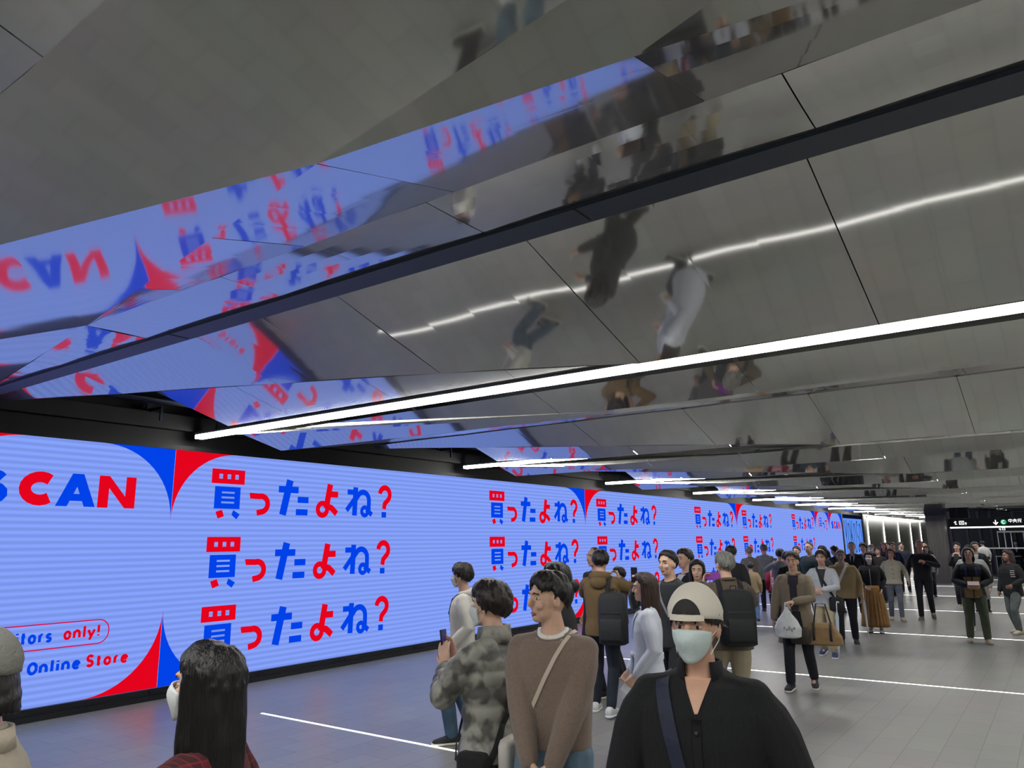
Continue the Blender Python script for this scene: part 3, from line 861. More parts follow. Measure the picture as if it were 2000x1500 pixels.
        b.add(top + bot, fs); b.build('brim', mat('cap_cloth', col, .9, bump=.2, bscale=120), o, True)
        if backward:
            hpatch = MB(); pts = []; th0 = math.radians(66)
            for i in range(17):
                t = i / 16; a = math.pi * t
                az = math.radians(30) * math.cos(a); th = math.radians(83) - math.radians(27) * math.sin(a)
                pts.append(s.hp(.0985 * math.sin(th) * math.sin(az), -.012 + .1185 * math.sin(th) * math.cos(az), .026 + .126 * math.cos(th)))
            cc = s.hp(0, .105, .052); vs = [cc] + pts
            hpatch.add(vs, [(0, i + 1, i + 2) for i in range(16)])
            ho = hpatch.build('cap_opening', mat('hair', hole, .7), o, False)
            sm = ho.modifiers.new('t', 'SOLIDIFY'); sm.thickness = .004
            st = MB(); path = []; nn = []
            for i in range(9):
                az = math.radians(-36 + 9 * i); th = math.radians(85)
                path.append(s.hp(.0995 * math.sin(az), -.012 + .1205 * math.cos(az), .026 + .126 * math.cos(th))); nn.append(s.HR @ V(math.sin(az), math.cos(az), 0))
            ribbon(path, nn, .020 * k, .004 * k, st); st.build('cap_strap', mat('cap_cloth', col, .9, bump=.2, bscale=120), o)
        return o
    def beanie(s, col):
        m = MB(); s.shell(m, 72, 84, 96, .022, .05, z0=.004)
        return m.build('knit_hat', mat('knit_hat', col, .95, bump=.5, bscale=90), s.root, True)
    # ---- clothes
    def trousers(s, material, loose=1.0, hem=.055, flare=1.0, name='trousers', smooth=4):
        k = s.k; m = MB(); w = s.wide
        T = lambda z, a, b, y=0: (V(0, y, z) * k, V(a * w, 0, 0) * k, V(0, b, 0) * k)
        m.loft([T(.985, .148, .102), T(.93, .162, .112), T(.86, .172, .118), T(.80, .13, .095)], 16)
        for i in (0, 1):
            f = s.foot[i]; a = f + unit(s.knee[i] - f) * (hem - .03) * k
            mid = (s.hip[i] + s.knee[i]) / 2; cf = (s.knee[i] * .6 + f * .4)
            m.limb([s.hip[i], mid, s.knee[i], cf, a], [.095 * k * w, .086 * k * loose, .064 * k * loose, .062 * k * loose * flare, .054 * k * loose * flare], 12)
        s.pants = place(remesh(m, s.vox * 1.1 * k, smooth, name), name, material, s.root); return s.pants
    def shoes(s, col, sole='#d8d6cf', name='shoe', upper=None):
        k = s.k
        for i in (0, 1):
            m = MB(); f = s.foot[i]; tilt = rotx(-math.atan2(max(f[2] / k - .085, 0), .16)) if f[2] / k > .1 else np.eye(3)
            toe = rotz(math.radians(8 if i == 0 else -8)) @ tilt
            A = lambda y, z: f + toe @ (V(0, y, z - .085) * k)
            secs = []
            for y, hw, h in ((-.085, .022, .05), (-.07, .036, .085), (-.02, .039, .098), (.04, .042, .082), (.09, .047, .062), (.14, .046, .048), (.175, .036, .038), (.192, .014, .025)):
                secs.append((A(y, .012 + h / 2), toe @ V(hw * k, 0, 0), toe @ V(0, 0, h / 2 * k)))
            m.loft(secs, 14, power=2.6)
            o = m.build(name, mat('shoe_upper', col, .7, noise=.1), s.root, True)
            so = MB(); so.loft([(A(y, .0125), toe @ V(hw * k, 0, 0), toe @ V(0, 0, .0125 * k)) for y, hw in ((-.09, .022), (-.072, .039), (-.01, .041), (.05, .045), (.10, .05), (.145, .049), (.182, .038), (.2, .014))], 14, power=4)
            so.build('sole', mat('shoe_sole', sole, .7), o, True)
    def torso_secs(s, hem, fit, hemw):
        """centre height, half width, half depth"""
        rows = [(1.44, .062, .058, -.014), (1.43, .085, .064, -.012), (1.405, .138, .078, -.008), (1.37, .168, .094, -.006), (1.32, .178, .108, -.003), (1.24, .176, .118, .0), (1.10, .162, .112, .0), (.98, .158, .110, .0), (.88, .172, .118, .0), (.70, .178, .125, 0), (.50, .19, .135, 0), (.32, .20, .145, 0)]
        out = []
        for z, a, b, y in rows:
            if z < hem - .01: break
            g = fit if z < 1.36 else 1 + (fit - 1) * .5
            t = max(0, (1.0 - z)) / max(1.0 - hem, .05) if hem < 1 else 0
            g *= 1 + (hemw - 1) * min(t, 1)
            out.append((z, a * g, b * g, y))
        z, a, b, y = out[-1]
        out.append((hem, a * (1.0 if hem > .85 else hemw ** .3), b, y))
        return out
    def top(s, material, hem=.86, fit=1.06, hemw=1.0, sleeve=1.0, cuff=.02, name='jacket', puff=0.0, sl_len=1.0, rib=None, smooth=4, neck_tilt=.022, drop_neck=False):
        k = s.k; w = s.wide
        m = MB(); rows = s.torso_secs(hem, fit, hemw); secs = []
        def C(z, y):
            return s.up(V(0, y, z)) if z > .92 else V(0, y, z) * k
        if puff:
            fine = []
            for (z0, a0, b0, y0), (z1, a1, b1, y1) in zip(rows[:-1], rows[1:]):
                n = max(1, int(abs(z0 - z1) / .014))
                for i in range(n):
                    t = i / n; fine.append((z0 + (z1 - z0) * t, a0 + (a1 - a0) * t, b0 + (b1 - b0) * t, y0 + (y1 - y0) * t))
            fine.append(rows[-1]); rows = [(z, a + puff * abs(math.sin(z * 37)) * (z < 1.38), b + puff * abs(math.sin(z * 37)) * (z < 1.38), y) for z, a, b, y in fine]
        if drop_neck: rows = rows[1:]
        for z, a, b, y in rows: secs.append((C(z, y), (s.L if z > .92 else np.eye(3)) @ V(a * w * k, 0, 0), (s.L if z > .92 else np.eye(3)) @ V(0, b * k, -neck_tilt * k * max(0, min(1, (z - 1.39) / .04)))))
        m.loft(secs, 28, power=2.25)
        s.bv = bvh_of(m.mesh('t'))
        for i in (0, 1):
            sd = -1 if i == 0 else 1
            e = s.elb[i]; wv = s.wr[i] + unit(s.wr[i] - e) * (-cuff) * k
            sq = sleeve ** .5; a1 = s.sh[i] - V(sd * .018, 0, .016) * k
            if sl_len < .6:
                q = s.sh[i] + (e - s.sh[i]) * .75
                m.ell(a1, V(1, 1, 1) * .060 * k); m.limb([a1, q], [.060 * k, .060 * k * sleeve], 12); m.limb([s.up(V(sd * .03 * w, -.012, 1.405)), a1], [.04 * k, .054 * k], 10)
                continue
            mid = (s.sh[i] + e) / 2; mf = (e + wv) / 2
            m.ell(a1, V(1, 1, 1) * .060 * k * sq); m.limb([s.up(V(sd * .03 * w, -.012, 1.405)), a1 + V(0, 0, .006) * k], [.040 * k, .054 * k * sq], 10)
            pts = [a1, a1 + (mid - a1) * .5, mid, e, mf, wv]; rr = [.058 * sq / sleeve, .063, .062, .056, .050, .040]
            if puff:
                P_ = []; R_ = []
                for (p0, r0), (p1, r1) in zip(list(zip(pts, rr))[:-1], list(zip(pts, rr))[1:]):
                    n = max(2, int(np.linalg.norm(p1 - p0) / (.013 * k)))
                    for j in range(n):
                        t = j / n; P_.append(p0 + (p1 - p0) * t); R_.append(r0 + (r1 - r0) * t)
                P_.append(pts[-1]); R_.append(rr[-1]); ln = 0
                for j in range(1, len(P_)):
                    ln += np.linalg.norm(P_[j] - P_[j - 1]) / k; R_[j] += puff * abs(math.sin(ln * 42))
                pts, rr = P_, R_
            m.limb(pts, [r * k * sleeve for r in rr], 12)
        me = remesh(m, s.vox * k, smooth, name)
        s.bv_all = bvh_of(me)
        s.topo = place(me, name, material, s.root)
        return s.topo
    def hit(s, x, z, front=True, allg=False):
        """point on the garment surface seen from the front or back"""
        o = Vector((x * s.k, (2 if front else -2), z * s.k)); d = Vector((0, -1 if front else 1, 0))
        r = (s.bv_all if allg else s.bv).ray_cast(o, d)
        if r[0] is None: return None
        return np.array(r[0]), np.array(r[1])
    def patch(s, name, material, xl, xr, z0, z1, off=.006, nx=8, nz=14, front=True, thick=.004, parent=None, allg=False):
        """cloth panel lying on the garment between x = xl(z) and xr(z)"""
        vs = []; k = s.k; last = None
        for j in range(nz + 1):
            z = z0 + (z1 - z0) * j / nz
            a, b = (xl(z) if callable(xl) else xl), (xr(z) if callable(xr) else xr)
            for i in range(nx + 1):
                x = a + (b - a) * i / nx
                h = s.hit(x, z, front, allg)
                if h is None: p = last if last is not None else V(x * k, .1 * k, z * k)
                else: p = h[0] + V(0, (1 if front else -1) * off * k, 0)
                last = p; vs.append(p)
        W = nx + 1; N = len(vs); vs2 = [p - V(0, (1 if front else -1) * thick * k, 0) for p in vs]; fs = []
        for j in range(nz):
            for i in range(nx):
                q = (j * W + i, j * W + i + 1, (j + 1) * W + i + 1, (j + 1) * W + i); fs.append(q); fs.append(tuple(N + t for t in q[::-1]))
        for i in range(nx): fs.append((i, i + 1, N + i + 1, N + i)); q = nz * W; fs.append((q + i, N + q + i, N + q + i + 1, q + i + 1))
        for j in range(nz): fs.append((j * W, N + j * W, N + (j + 1) * W, (j + 1) * W)); fs.append((j * W + nx, (j + 1) * W + nx, N + (j + 1) * W + nx, N + j * W + nx))
        m = MB(); m.add(vs + vs2, fs)
        return m.build(name, material, parent if parent is not None else s.root, True)
    def buttons(s, col, zs, x=0.0, r=.008, name='button', off=.004):
        for z in zs:
            h = s.hit(x, z)
            if h is None: continue
            m = MB(); m.ell(h[0] + V(0, off, 0) * s.k, V(r, .004, r) * s.k, 10, 6)
            m.build(name, mat('button', col, .4), s.topo, True)
    def collar(s, material, r=.022, rad=.075, z=1.435, open_=40, name='collar', h=.0, tilt=.0):
        k = s.k; m = MB(); pts = []
        for i in range(21):
            a = math.radians(open_ + (360 - 2 * open_) * i / 20)
            pts.append(s.up(V(rad * math.sin(a), -.018 + rad * .92 * math.cos(a), z + h + .012 * -math.cos(a))))
        m.limb(pts, [r * k] * 21, 8, flat=None)
        return place(remesh(m, max(.005, s.vox * .6) * k, 2, name), name, material, s.root)
    def neckring(s, material, name='collar', rad=.072, z0=1.40, z1=1.455, open_=0, wid=.006, drop=.03):
        """stand-up band around the neck"""
        k = s.k; vs = []; n = 28
        for i in range(n + 1):
            a = math.radians(open_ + (360 - 2 * open_) * i / n)
            fr = max(math.cos(a), 0)
            for zz, rr in ((z0 - drop * fr, rad * 1.12), (z1 - drop * fr, rad), (z1 - drop * fr, rad - wid), (z0 - drop * fr, rad * 1.12 - wid)):
                vs.append(s.up(V(rr * math.sin(a), -.016 + rr * .95 * math.cos(a), zz)))
        fs = []
        for i in range(n):
            for c in range(4): fs.append((i * 4 + c, i * 4 + (c + 1) % 4, i * 4 + 4 + (c + 1) % 4, i * 4 + 4 + c))
        fs += [(3, 2, 1, 0), tuple(4 * n + c for c in range(4))]
        m = MB(); m.add(vs, fs); return m.build(name, material, s.root, True)
    def hood(s, material, lining=None):
        k = s.k; m = MB(); pts = []; rr = []
        for i in range(15):
            a = math.radians(50 + 260 * i / 14); b = -math.cos(a)
            pts.append(s.up(V(.10 * math.sin(a), -.035 + .085 * math.cos(a), 1.425 + .018 * b))); rr.append((.030 + .020 * max(b, 0)) * k)
        m.limb(pts, rr, 9)
        m.ell(s.up(V(0, -.125, 1.37)), V(.10, .05, .075) * k)
        o = place(remesh(m, s.vox * k, 4, 'hood'), 'hood', material, s.root)
        if lining:
            l = MB(); l.ell(s.up(V(0, -.088, 1.437)), V(.085, .06, .028) * k); l.build('hood_lining', lining, o, True)
        return o
    def skirt(s, material, z0=.98, z1=.30, w0=.155, w1=.27, pleats=22, depth=.012, name='skirt'):
        k = s.k; n = pleats * 4; m = MB(); vs = []; rows = 12
        for j in range(rows + 1):
            t = j / rows; z = z0 + (z1 - z0) * t; r = w0 + (w1 - w0) * t ** .8
            for i in range(n):
                a = 2 * math.pi * i / n; q = 1 + depth / r * math.sin(a * pleats) * min(1, t * 2)
                vs.append(V(r * q * math.cos(a), r * q * .92 * math.sin(a), z) * k)
        fs = []
        for j in range(rows):
            for i in range(n): fs.append((j * n + i, (j + 1) * n + i, (j + 1) * n + (i + 1) % n, j * n + (i + 1) % n))
        m.add(vs, fs); o = m.build(name, material, s.root, True)
        sd = o.modifiers.new('cloth', 'SOLIDIFY'); sd.thickness = .006
        return o
    def loop(s, side=1, z_hip=.92, x_hip=None, width=.03, thick=.004, off=.006, allg=False, half=None, n=44, x_sh=.085):
        """crossbody path: over the shoulder on `side` to the opposite hip, in local space"""
        k = s.k
        A = s.up(V(side * x_sh, -.01, 1.43)); B = V(-side * (x_hip if x_hip is not None else .17), 0, z_hip) * k
        c = (A + B) / 2; u = unit(A - B); v = V(0, 1, 0); pts = []; nn = []
        for i in range(n):
            a = 2 * math.pi * i / n; d = unit(u * math.cos(a) + v * math.sin(a))
            R_ = .55 * k if abs(math.cos(a)) > .8 else .55 * k
            r = (s.bv_all if allg else s.bv).ray_cast(Vector(c + d * .9), Vector(-d))
            if r[0] is None: continue
            if np.linalg.norm(np.array(r[0]) - c) < .02: continue
            q = np.array(r[1]); q = q if np.dot(q, d) > 0 else -q
            pts.append(np.array(r[0]) + q * off * k); nn.append(q)
        return pts, nn, A, B
    def W(s, p):
        """local point to world"""
        M = s.root.matrix_basis if True else None
        a = s.root.rotation_euler.z
        return rotz(a) @ np.array(p, float) + np.array(s.root.location)

def phone(label, p, d, n, group=None, screen='#20305a', case='#15161a', scale=1.0, glow=0.0):
    """p centre, d long axis, n screen normal (world)"""
    d = unit(np.array(d, float)); n = unit(np.array(n, float) - d * np.dot(np.array(n, float), d)); t = np.cross(d, n)
    r = empty('phone', tuple(p)); tag(r, label, 'phone', group)
    m = MB(); hw, hl, ht = .036 * scale, .074 * scale, .0045
    m.loft([(-d * hl, t * hw * .9, n * ht), (-d * hl * .97, t * hw, n * ht), (d * hl * .97, t * hw, n * ht), (d * hl, t * hw * .9, n * ht)], 12, power=8)
    m.build('phone_body', mat('phone_case', case, .35), r)
    sc = MB(); o = n * (ht + .0006)
    sc.quad(-d * hl * .95 - t * hw * .9 + o, d * hl * .95 - t * hw * .9 + o, d * hl * .95 + t * hw * .9 + o, -d * hl * .95 + t * hw * .9 + o)
    sc.build('phone_screen', emis('phone_display', lin(screen), glow, screen) if glow else mat('phone_glass', screen, .15), r)
    return r
def world_bag(name, label, loc, rz=0.0, cat='bag', group=None):
    r = empty(name, loc, rz); tag(r, label, cat, group); return r
def backpack(label, P_, col, zip_='#2c2f33', w=.15, h=.24, dep=.085, two=True, group=None, strap_col=None, z=1.13, x=0.0, boxy=True, yo=0.0):
    """a rucksack on the back of person P_"""
    k = P_.k; r = empty('backpack', P_.root.location, P_.root.rotation_euler.z); tag(r, label, 'backpack', group)
    hb = P_.hit(x, z, False); yb = hb[0][1] if hb else -.12 * k
    m = MB(); c = V(x * k, yb - (dep + .012) * k + yo, z * k)
    S = lambda zz, a, b, y=0: (c + V(0, y * k, zz * k), V(a * k, 0, 0), V(0, b * k, 0))
    m.loft([S(-h, w * .8, dep * .8), S(-h * .94, w, dep), S(0, w * 1.02, dep * 1.05), S(h * .7, w * .97, dep * .95), S(h * .92, w * .85, dep * .75), S(h, w * .5, dep * .4)], 24, power=5 if boxy else 3)
    mm = mat('pack_cloth', col, .75, noise=.15, nscale=40, bump=.15, bscale=150)
    b = m.build('pack_body', mm, r, True)
    pk = MB(); pk.loft([(c + V(0, -dep * .95 * k, zz * k), V(w * .78 * k, 0, 0), V(0, .03 * k * q, 0)) for zz, q in ((-h * .85, .6), (-h * .75, 1), (-h * .1, 1), (0, .5))], 18, power=5)
    po = pk.build('front_pocket', mm, r, True)
    zp = MB(); zp.box(c + V(-w * .7, -dep * 1.06, h * .2) * k, c + V(w * .7, -dep * .99, h * .23) * k); zp.build('zip', mat('zip', zip_, .4), r)
    hd = MB(); hd.limb([c + V(-.03, dep * .6, h * .95) * k, c + V(-.025, dep * .6, h * 1.12) * k, c + V(.025, dep * .6, h * 1.12) * k, c + V(.03, dep * .6, h * .95) * k], [.006 * k] * 4, 6); hd.build('handle', mm, r, True)
    for sd in ((-1, 1) if two else (1,)):
        pts = []; nn = []
        for i in range(19):
            a = math.pi * (i / 18); zc = z + .13; 
            # from the back top, over the shoulder, down the front, under the arm
            ang = math.radians(-60 + 215 * i / 18); dvec = V(0, -math.cos(ang), math.sin(ang))
            o = V((sd * .105) * k, 0, 1.24 * k); rr = P_.bv.ray_cast(Vector(o + dvec * .9), Vector(-dvec))
            if rr[0] is None: continue
            q = np.array(rr[1]); q = q if np.dot(q, dvec) > 0 else -q
            pts.append(np.array(rr[0]) + q * .010 * k); nn.append(q)
        if len(pts) > 3:
            st = MB(); ribbon(pts, nn, .05 * k, .01 * k, st); st.build('shoulder_strap', mat('pack_strap', strap_col or col, .8), r, True)
    return r

# ---- palette helpers
knit = lambda c, b=.5, s=220: mat('knit', c, .95, noise=.12, nscale=120, bump=b, bscale=s, sheen=.2)
cloth = lambda c, n=.08, b=.25, s=30, r=.85: mat('cloth', c, r, noise=n, nscale=14, bump=b, bscale=s)
denim = lambda c: mat('denim', c, .9, noise=.25, nscale=9, bump=.2, bscale=160)
BLACK = '#0f1114'
def dirw(P_, v): return rotz(P_.root.rotation_euler.z) @ np.array(v, float)
def strap(P_, root, side, z_hip, width, material, x_hip=None, x_sh=.085, name='strap', front_only=False, off=.005):
    pts, nn, A, B = P_.loop(side, z_hip, x_hip, off=off, x_sh=x_sh)
    m = MB(); ribbon(pts + pts[:1], nn + nn[:1], width * P_.k, .004 * P_.k, m)
    o = m.build(name, material, root); return o
def bag_root(P_, name, label, cat='bag', group=None):
    r = empty(name, P_.root.location, P_.root.rotation_euler.z); tag(r, label, cat, group); return r

# ================================================================= foreground
# person in the brown sweater
p = Person('person in a brown wool sweater with hands clasped, standing in front of the puffer jacket', -2.09, 3.21, -14, 1.72, vox=.0055, skin='#c9a48d',
           la=(-.045, .215, .845), ra=(.04, .225, .86), lel=(-1.4, -.5, -.2), rel=(1.4, -.5, -.2), headyaw=-44, wide=1.02, legs=((-.11, .02), (.11, 0)),
           lhand=dict(d=(.75, .25, -.62), n=(.2, -.6, .5), curl=.55), rhand=dict(d=(-.75, .3, -.6), n=(-.2, -.6, .5), curl=.55))
p.hair('short', '#14110f', 4, front=50)
p.trousers(denim('#5d7588'), 1.12); p.shoes('#d9d9d6')
sweater = knit('#7a6a5f')
p.top(sweater, hem=.925, fit=1.13, hemw=.93, sleeve=1.16, cuff=.012, name='sweater', drop_neck=True, neck_tilt=.03)
p.neckring(knit('#74645a', .8), 'neckband', rad=.088, z0=1.398, z1=1.440, drop=.036, wid=.010)
p.neckring(mat('tee', '#d5d6d4', .9), 'tee_collar', rad=.076, z0=1.372, z1=1.450, drop=.028, wid=.020)
for i in (0, 1):   # ribbed cuffs
    m = MB(); a = p.wr[i] - unit(p.wr[i] - p.elb[i]) * .075 * p.k; b = p.wr[i] - unit(p.wr[i] - p.elb[i]) * .008 * p.k
    m.limb([a, b], [.047 * p.k, .043 * p.k], 18, round_ends=False); m.build('cuff', knit('#6d5e54', 1.0, 320), p.topo, True)
sb = bag_root(p, 'shoulder_bag', 'small pale shoulder bag on a thin cream strap worn over the brown sweater')
strap(p, sb, -1, .90, .019, mat('cream_strap', '#b9ad9d', .7), x_sh=.10)
m = MB(); c = V(.235, -.03, .86) * p.k
m.loft([(c + V(0, 0, zz) * p.k, V(.035, 0, 0) * p.k * q, V(0, .10, 0) * p.k * q) for zz, q in ((-.075, .8), (-.06, 1), (.05, 1), (.075, .85))], 18, power=4)
m.build('bag_body', mat('pale_leather', '#b7b3ad', .5), sb, True)

# man in the white cap
p = Person('man in a black ribbed jacket, backwards white cap and white face mask', -1.08, 2.58, -14, 1.70, vox=.0055, skin='#c39a83', headyaw=-8, wide=1.06,
           la=(-.30, .06, .86), ra=(.33, .02, .85), lel=(-.9, -.8, 0), rel=(.9, -.8, 0))
p.hair('crop', '#14110f', 5, front=84); p.cap('#cfcabc'); p.mask('#bccac9')
p.trousers(cloth('#15161a'), 1.15); p.shoes('#17181a')
rib = mat('ribbed_knit', '#0e1013', .92, noise=.3, nscale=40, stretch=(6, 6, .2), bump=.6, bscale=40)
p.top(rib, hem=.80, fit=1.17, hemw=1.03, sleeve=1.28, name='jacket')
p.neckring(rib, 'collar', rad=.076, z0=1.40, z1=1.475, open_=36, drop=.0, wid=.008)
p.patch('neck_opening', p.skin, lambda z: -.003 - .044 * max(0, (z - 1.32)) / .11, lambda z: .003 + .044 * max(0, (z - 1.32)) / .11, 1.325, 1.425, off=.004)
p.patch('placket', mat('placket', '#0b0c0f', .9), -.014, .014, .83, 1.31, off=.005)
p.buttons('#25272b', (1.27, 1.16, 1.05, .94), off=.009, r=.0075)
sb = bag_root(p, 'messenger_bag', 'navy messenger bag on a wide strap worn by the man in the white cap')
strap(p, sb, 1, .86, .048, mat('navy_webbing', '#1a2135', .75), x_hip=.01, x_sh=.125)
h = p.hit(.0, .93); c = V(.0, h[0][1] / p.k + .05, .90) * p.k
m = MB(); m.loft([(c + V(0, 0, zz) * p.k, V(.17, 0, 0) * p.k * q, V(0, .04, 0) * p.k * q) for zz, q in ((-.13, .85), (-.11, 1), (.09, 1), (.12, .9))], 20, power=5)
m.build('bag_body', mat('navy_canvas', '#171d2e', .8, bump=.2, bscale=120), sb, True)
m = MB(); m.loft([(c + V(0, .012, zz) * p.k, V(.172, 0, 0) * p.k, V(0, .034, 0) * p.k) for zz in (-.01, .085, .122)], 20, power=5); m.build('bag_flap', mat('navy_canvas', '#141a29', .8, bump=.2, bscale=120), sb, True)

# woman in the camouflage puffer
p = Person('woman in a grey checked puffer jacket holding up a phone with both hands', -2.53, 3.30, 88, 1.66, vox=.006, skin='#cba590', headyaw=6,
           la=(-.03, .29, 1.25), ra=(.07, .31, 1.27), lel=(-.9, -.1, -1), rel=(.9, -.1, -1),
           lhand=dict(d=(.10, .3, .95), n=(.9, .1, 0), curl=.30), rhand=dict(d=(-.05, .25, .96), n=(-.9, .2, 0), curl=.25))
p.hair('full', '#221b18', 6); p.mask('#ccd3d3')
p.trousers(cloth('#231d22'), 1.1); p.shoes('#1b1b1c')
def camo():
    m, nt, b = new_mat('puffer_camo'); b.inputs['Roughness'].default_value = .55
    tc = nt.nodes.new('ShaderNodeTexCoord'); n = nt.nodes.new('ShaderNodeTexNoise'); n.inputs['Scale'].default_value = 11; n.inputs['Detail'].default_value = 2
    nt.links.new(tc.outputs['Object'], n.inputs['Vector'])
    r = nt.nodes.new('ShaderNodeValToRGB'); r.color_ramp.interpolation = 'EASE'
    r.color_ramp.elements[0].position = .40; r.color_ramp.elements[0].color = lin('#4f4e4a'); r.color_ramp.elements[1].position = .60; r.color_ramp.elements[1].color = lin('#8f8e86')
    nt.links.new(n.outputs['Fac'], r.inputs[0]); nt.links.new(r.outputs[0], b.inputs['Base Color'])
    return m
pm = camo()
p.top(pm, hem=.83, fit=1.12, hemw=1.10, sleeve=1.12, puff=.011, name='puffer_jacket', smooth=2, cuff=.03)
p.neckring(pm, 'collar', rad=.092, z0=1.40, z1=1.49, drop=.015, wid=.022)
sb = bag_root(p, 'crossbody_bag', 'black crossbody bag strap worn over the grey puffer jacket')
strap(p, sb, 1, .84, .035, mat('black_webbing', '#0d0e12', .7), x_sh=.12, off=.012)
m = MB(); c = V(-.235, -.05, .80) * p.k; m.loft([(c + V(0, 0, zz) * p.k, V(.04, 0, 0) * p.k, V(0, .09, 0) * p.k * q) for zz, q in ((-.1, .85), (-.08, 1), (.08, 1), (.1, .8))], 16, power=4); m.build('bag_body', cloth('#101116'), sb, True)
pc = (p.palm[0][0] + p.palm[1][0]) / 2 + V(0, .03, .05)
phone('black phone held up by the woman in the grey puffer jacket', p.W(pc), dirw(p, (0, .15, 1)), dirw(p, (.25, -1, .1)), screen='#2a2550', glow=.6)

# woman with long black hair, bottom left
p = Person('woman with long black hair, white mask and red checked jacket at the bottom left', -2.06, 1.33, 64, 1.585, vox=.006, skin='#cfa993', headyaw=-6, headpitch=-8)
p.hair('long', '#0d0b0c', 7, length=.40); p.mask('#d5d9da')
red = plaid('red_plaid', ('#5c1620', '#260a10', '#8a2a35'), 7.0)
p.trousers(cloth('#1a1a1f')); p.shoes('#201f22')
p.top(red, hem=.80, fit=1.12, sleeve=1.12, name='jacket'); p.neckring(red, 'collar', rad=.085, z0=1.40, z1=1.47, drop=.03, wid=.012)

# person at the left edge
p = Person('person in a cream coat and grey knit hat cut off by the left edge', -2.485, .91, 40, 1.64, vox=.007, headyaw=-20)
p.hair('under', '#12100f', 8, length=.075); p.beanie('#7a7a74'); p.trousers(cloth('#2a2a2e')); p.shoes('#2a2a2a')
p.top(cloth('#b9b09c', .05, .3, 60), hem=.62, fit=1.16, sleeve=1.2, hemw=1.12, name='coat'); p.neckring(cloth('#b9b09c', .05, .3, 60), 'collar', rad=.09, z0=1.39, z1=1.45, wid=.016)

# person in the cream hoodie
p = Person('person in a white hooded sweatshirt and blue jeans with a white mask by the screen', -4.98, 6.02, 52, 1.66, vox=.009, headyaw=-28, legs=((-.10, .10), (.10, -.12)),
           la=(-.20, .12, .93), ra=(.22, .08, .90))
p.hair('full', '#1d1714', 9); p.mask('#c6cdca')
p.trousers(denim('#3d5568'), 1.22, name='jeans'); p.shoes('#1b1d22', '#d9d6c8')
hw = cloth('#c2bfb8', .04, .3, 24)
p.top(hw, hem=.84, fit=1.14, sleeve=1.16, name='hoodie'); p.hood(hw)
for x in (-.03, .03):
    h = p.hit(x, 1.37); h2 = p.hit(x, 1.22); m = MB(); m.limb([h[0] + V(0, .012, 0), h2[0] + V(0, .012, 0)], [.004, .004], 6); m.build('drawstring', mat('cord_black', '#1a1a1d', .8), p.topo, True)
sb = bag_root(p, 'shoulder_bag', 'brown shoulder bag on a dark strap beside the white hooded sweatshirt')
strap(p, sb, -1, .90, .022, mat('dark_strap', '#16161b', .7))
m = MB(); c = V(.245, .05, .86) * p.k; m.loft([(c + V(0, 0, zz) * p.k, V(.045, 0, 0) * p.k, V(0, .11, 0) * p.k * q) for zz, q in ((-.09, .8), (-.07, 1), (.07, 1), (.09, .85))], 16, power=4); m.build('bag_body', mat('brown_leather', '#4a3a30', .6), sb, True)
m = MB(); c = V(.27, .12, .70) * p.k; m.loft([(c + V(0, 0, zz) * p.k, V(.03, 0, 0) * p.k, V(0, .05, 0) * p.k * q) for zz, q in ((-.1, .7), (-.06, 1), (.06, 1), (.09, .6))], 12, power=3)
m.build('tote_charm', mat('cream_pouch', '#b5aa8f', .8), sb, True)

# person in black behind the sweater
p = Person('person with black hair and a black coat hidden behind the brown sweater', -3.10, 4.84, 75, 1.71, vox=.009, la=(-.15, .25, 1.12), ra=(.2, .26, 1.1))
p.hair('bob', '#0d0c0d', 10, length=.10); p.bun('#0d0c0d', (.02, -.13, -.04), .05); p.trousers(cloth(BLACK)); p.shoes(BLACK); p.top(cloth('#0e0f13'), hem=.70, fit=1.15, sleeve=1.15, hemw=1.1, name='coat')

# man in the brown hooded jacket
p = Person('man seen from behind in a brown hooded jacket photographing the screen', -4.42, 7.86, 168, 1.765, vox=.008, headyaw=8, legs=((-.12, .05), (.12, -.22, .10)),
           la=(-.10, .33, 1.36), ra=(.12, .33, 1.37), lel=(-1, -.1, -.8), rel=(1, -.1, -.7), wide=1.05,
           lhand=dict(d=(.5, .3, .8), n=(.6, -.3, 0), curl=.5), rhand=dict(d=(-.4, .3, .85), n=(-.6, -.3, 0), curl=.5))
p.hair('short', '#121010', 11)
p.trousers(denim('#1c2430'), 1.02, name='jeans'); p.shoes('#cfd0d2', '#e4e4e2')
bj = cloth('#6b5637', .06, .3, 20)
p.top(bj, hem=.80, fit=1.12, sleeve=1.14, name='jacket'); p.hood(bj, cloth('#0d1018'))
pc = (p.palm[0][0] + p.palm[1][0]) / 2
phone('white phone held up by the man in the brown hooded jacket', p.W(pc + V(0, .02, .03)), dirw(p, (1, 0, 0)), dirw(p, (0, -1, 0)), case='#d7d9db', screen='#8fa2c9', glow=.5)
backpack('large dark grey backpack hanging off the shoulder of the brown hooded jacket', p, '#23262a', w=.155, h=.27, dep=.10, z=1.0, x=.17, two=False, boxy=False)

# bald man in the black T-shirt
p = Person('bald man in a black T-shirt standing against the screen', -4.93, 8.62, 25, 1.80, vox=.010, la=(-.28, .06, .90), ra=(.27, .0, .9), wide=1.1, skin='#bd957e')
p.hair('thin', '#3a332e', 12, front=24, thick=.003); p.trousers(cloth('#17181c')); p.shoes(BLACK); p.top(cloth('#0c0c0f'), hem=.84, fit=1.12, sleeve=1.3, sl_len=.5, name='t_shirt')
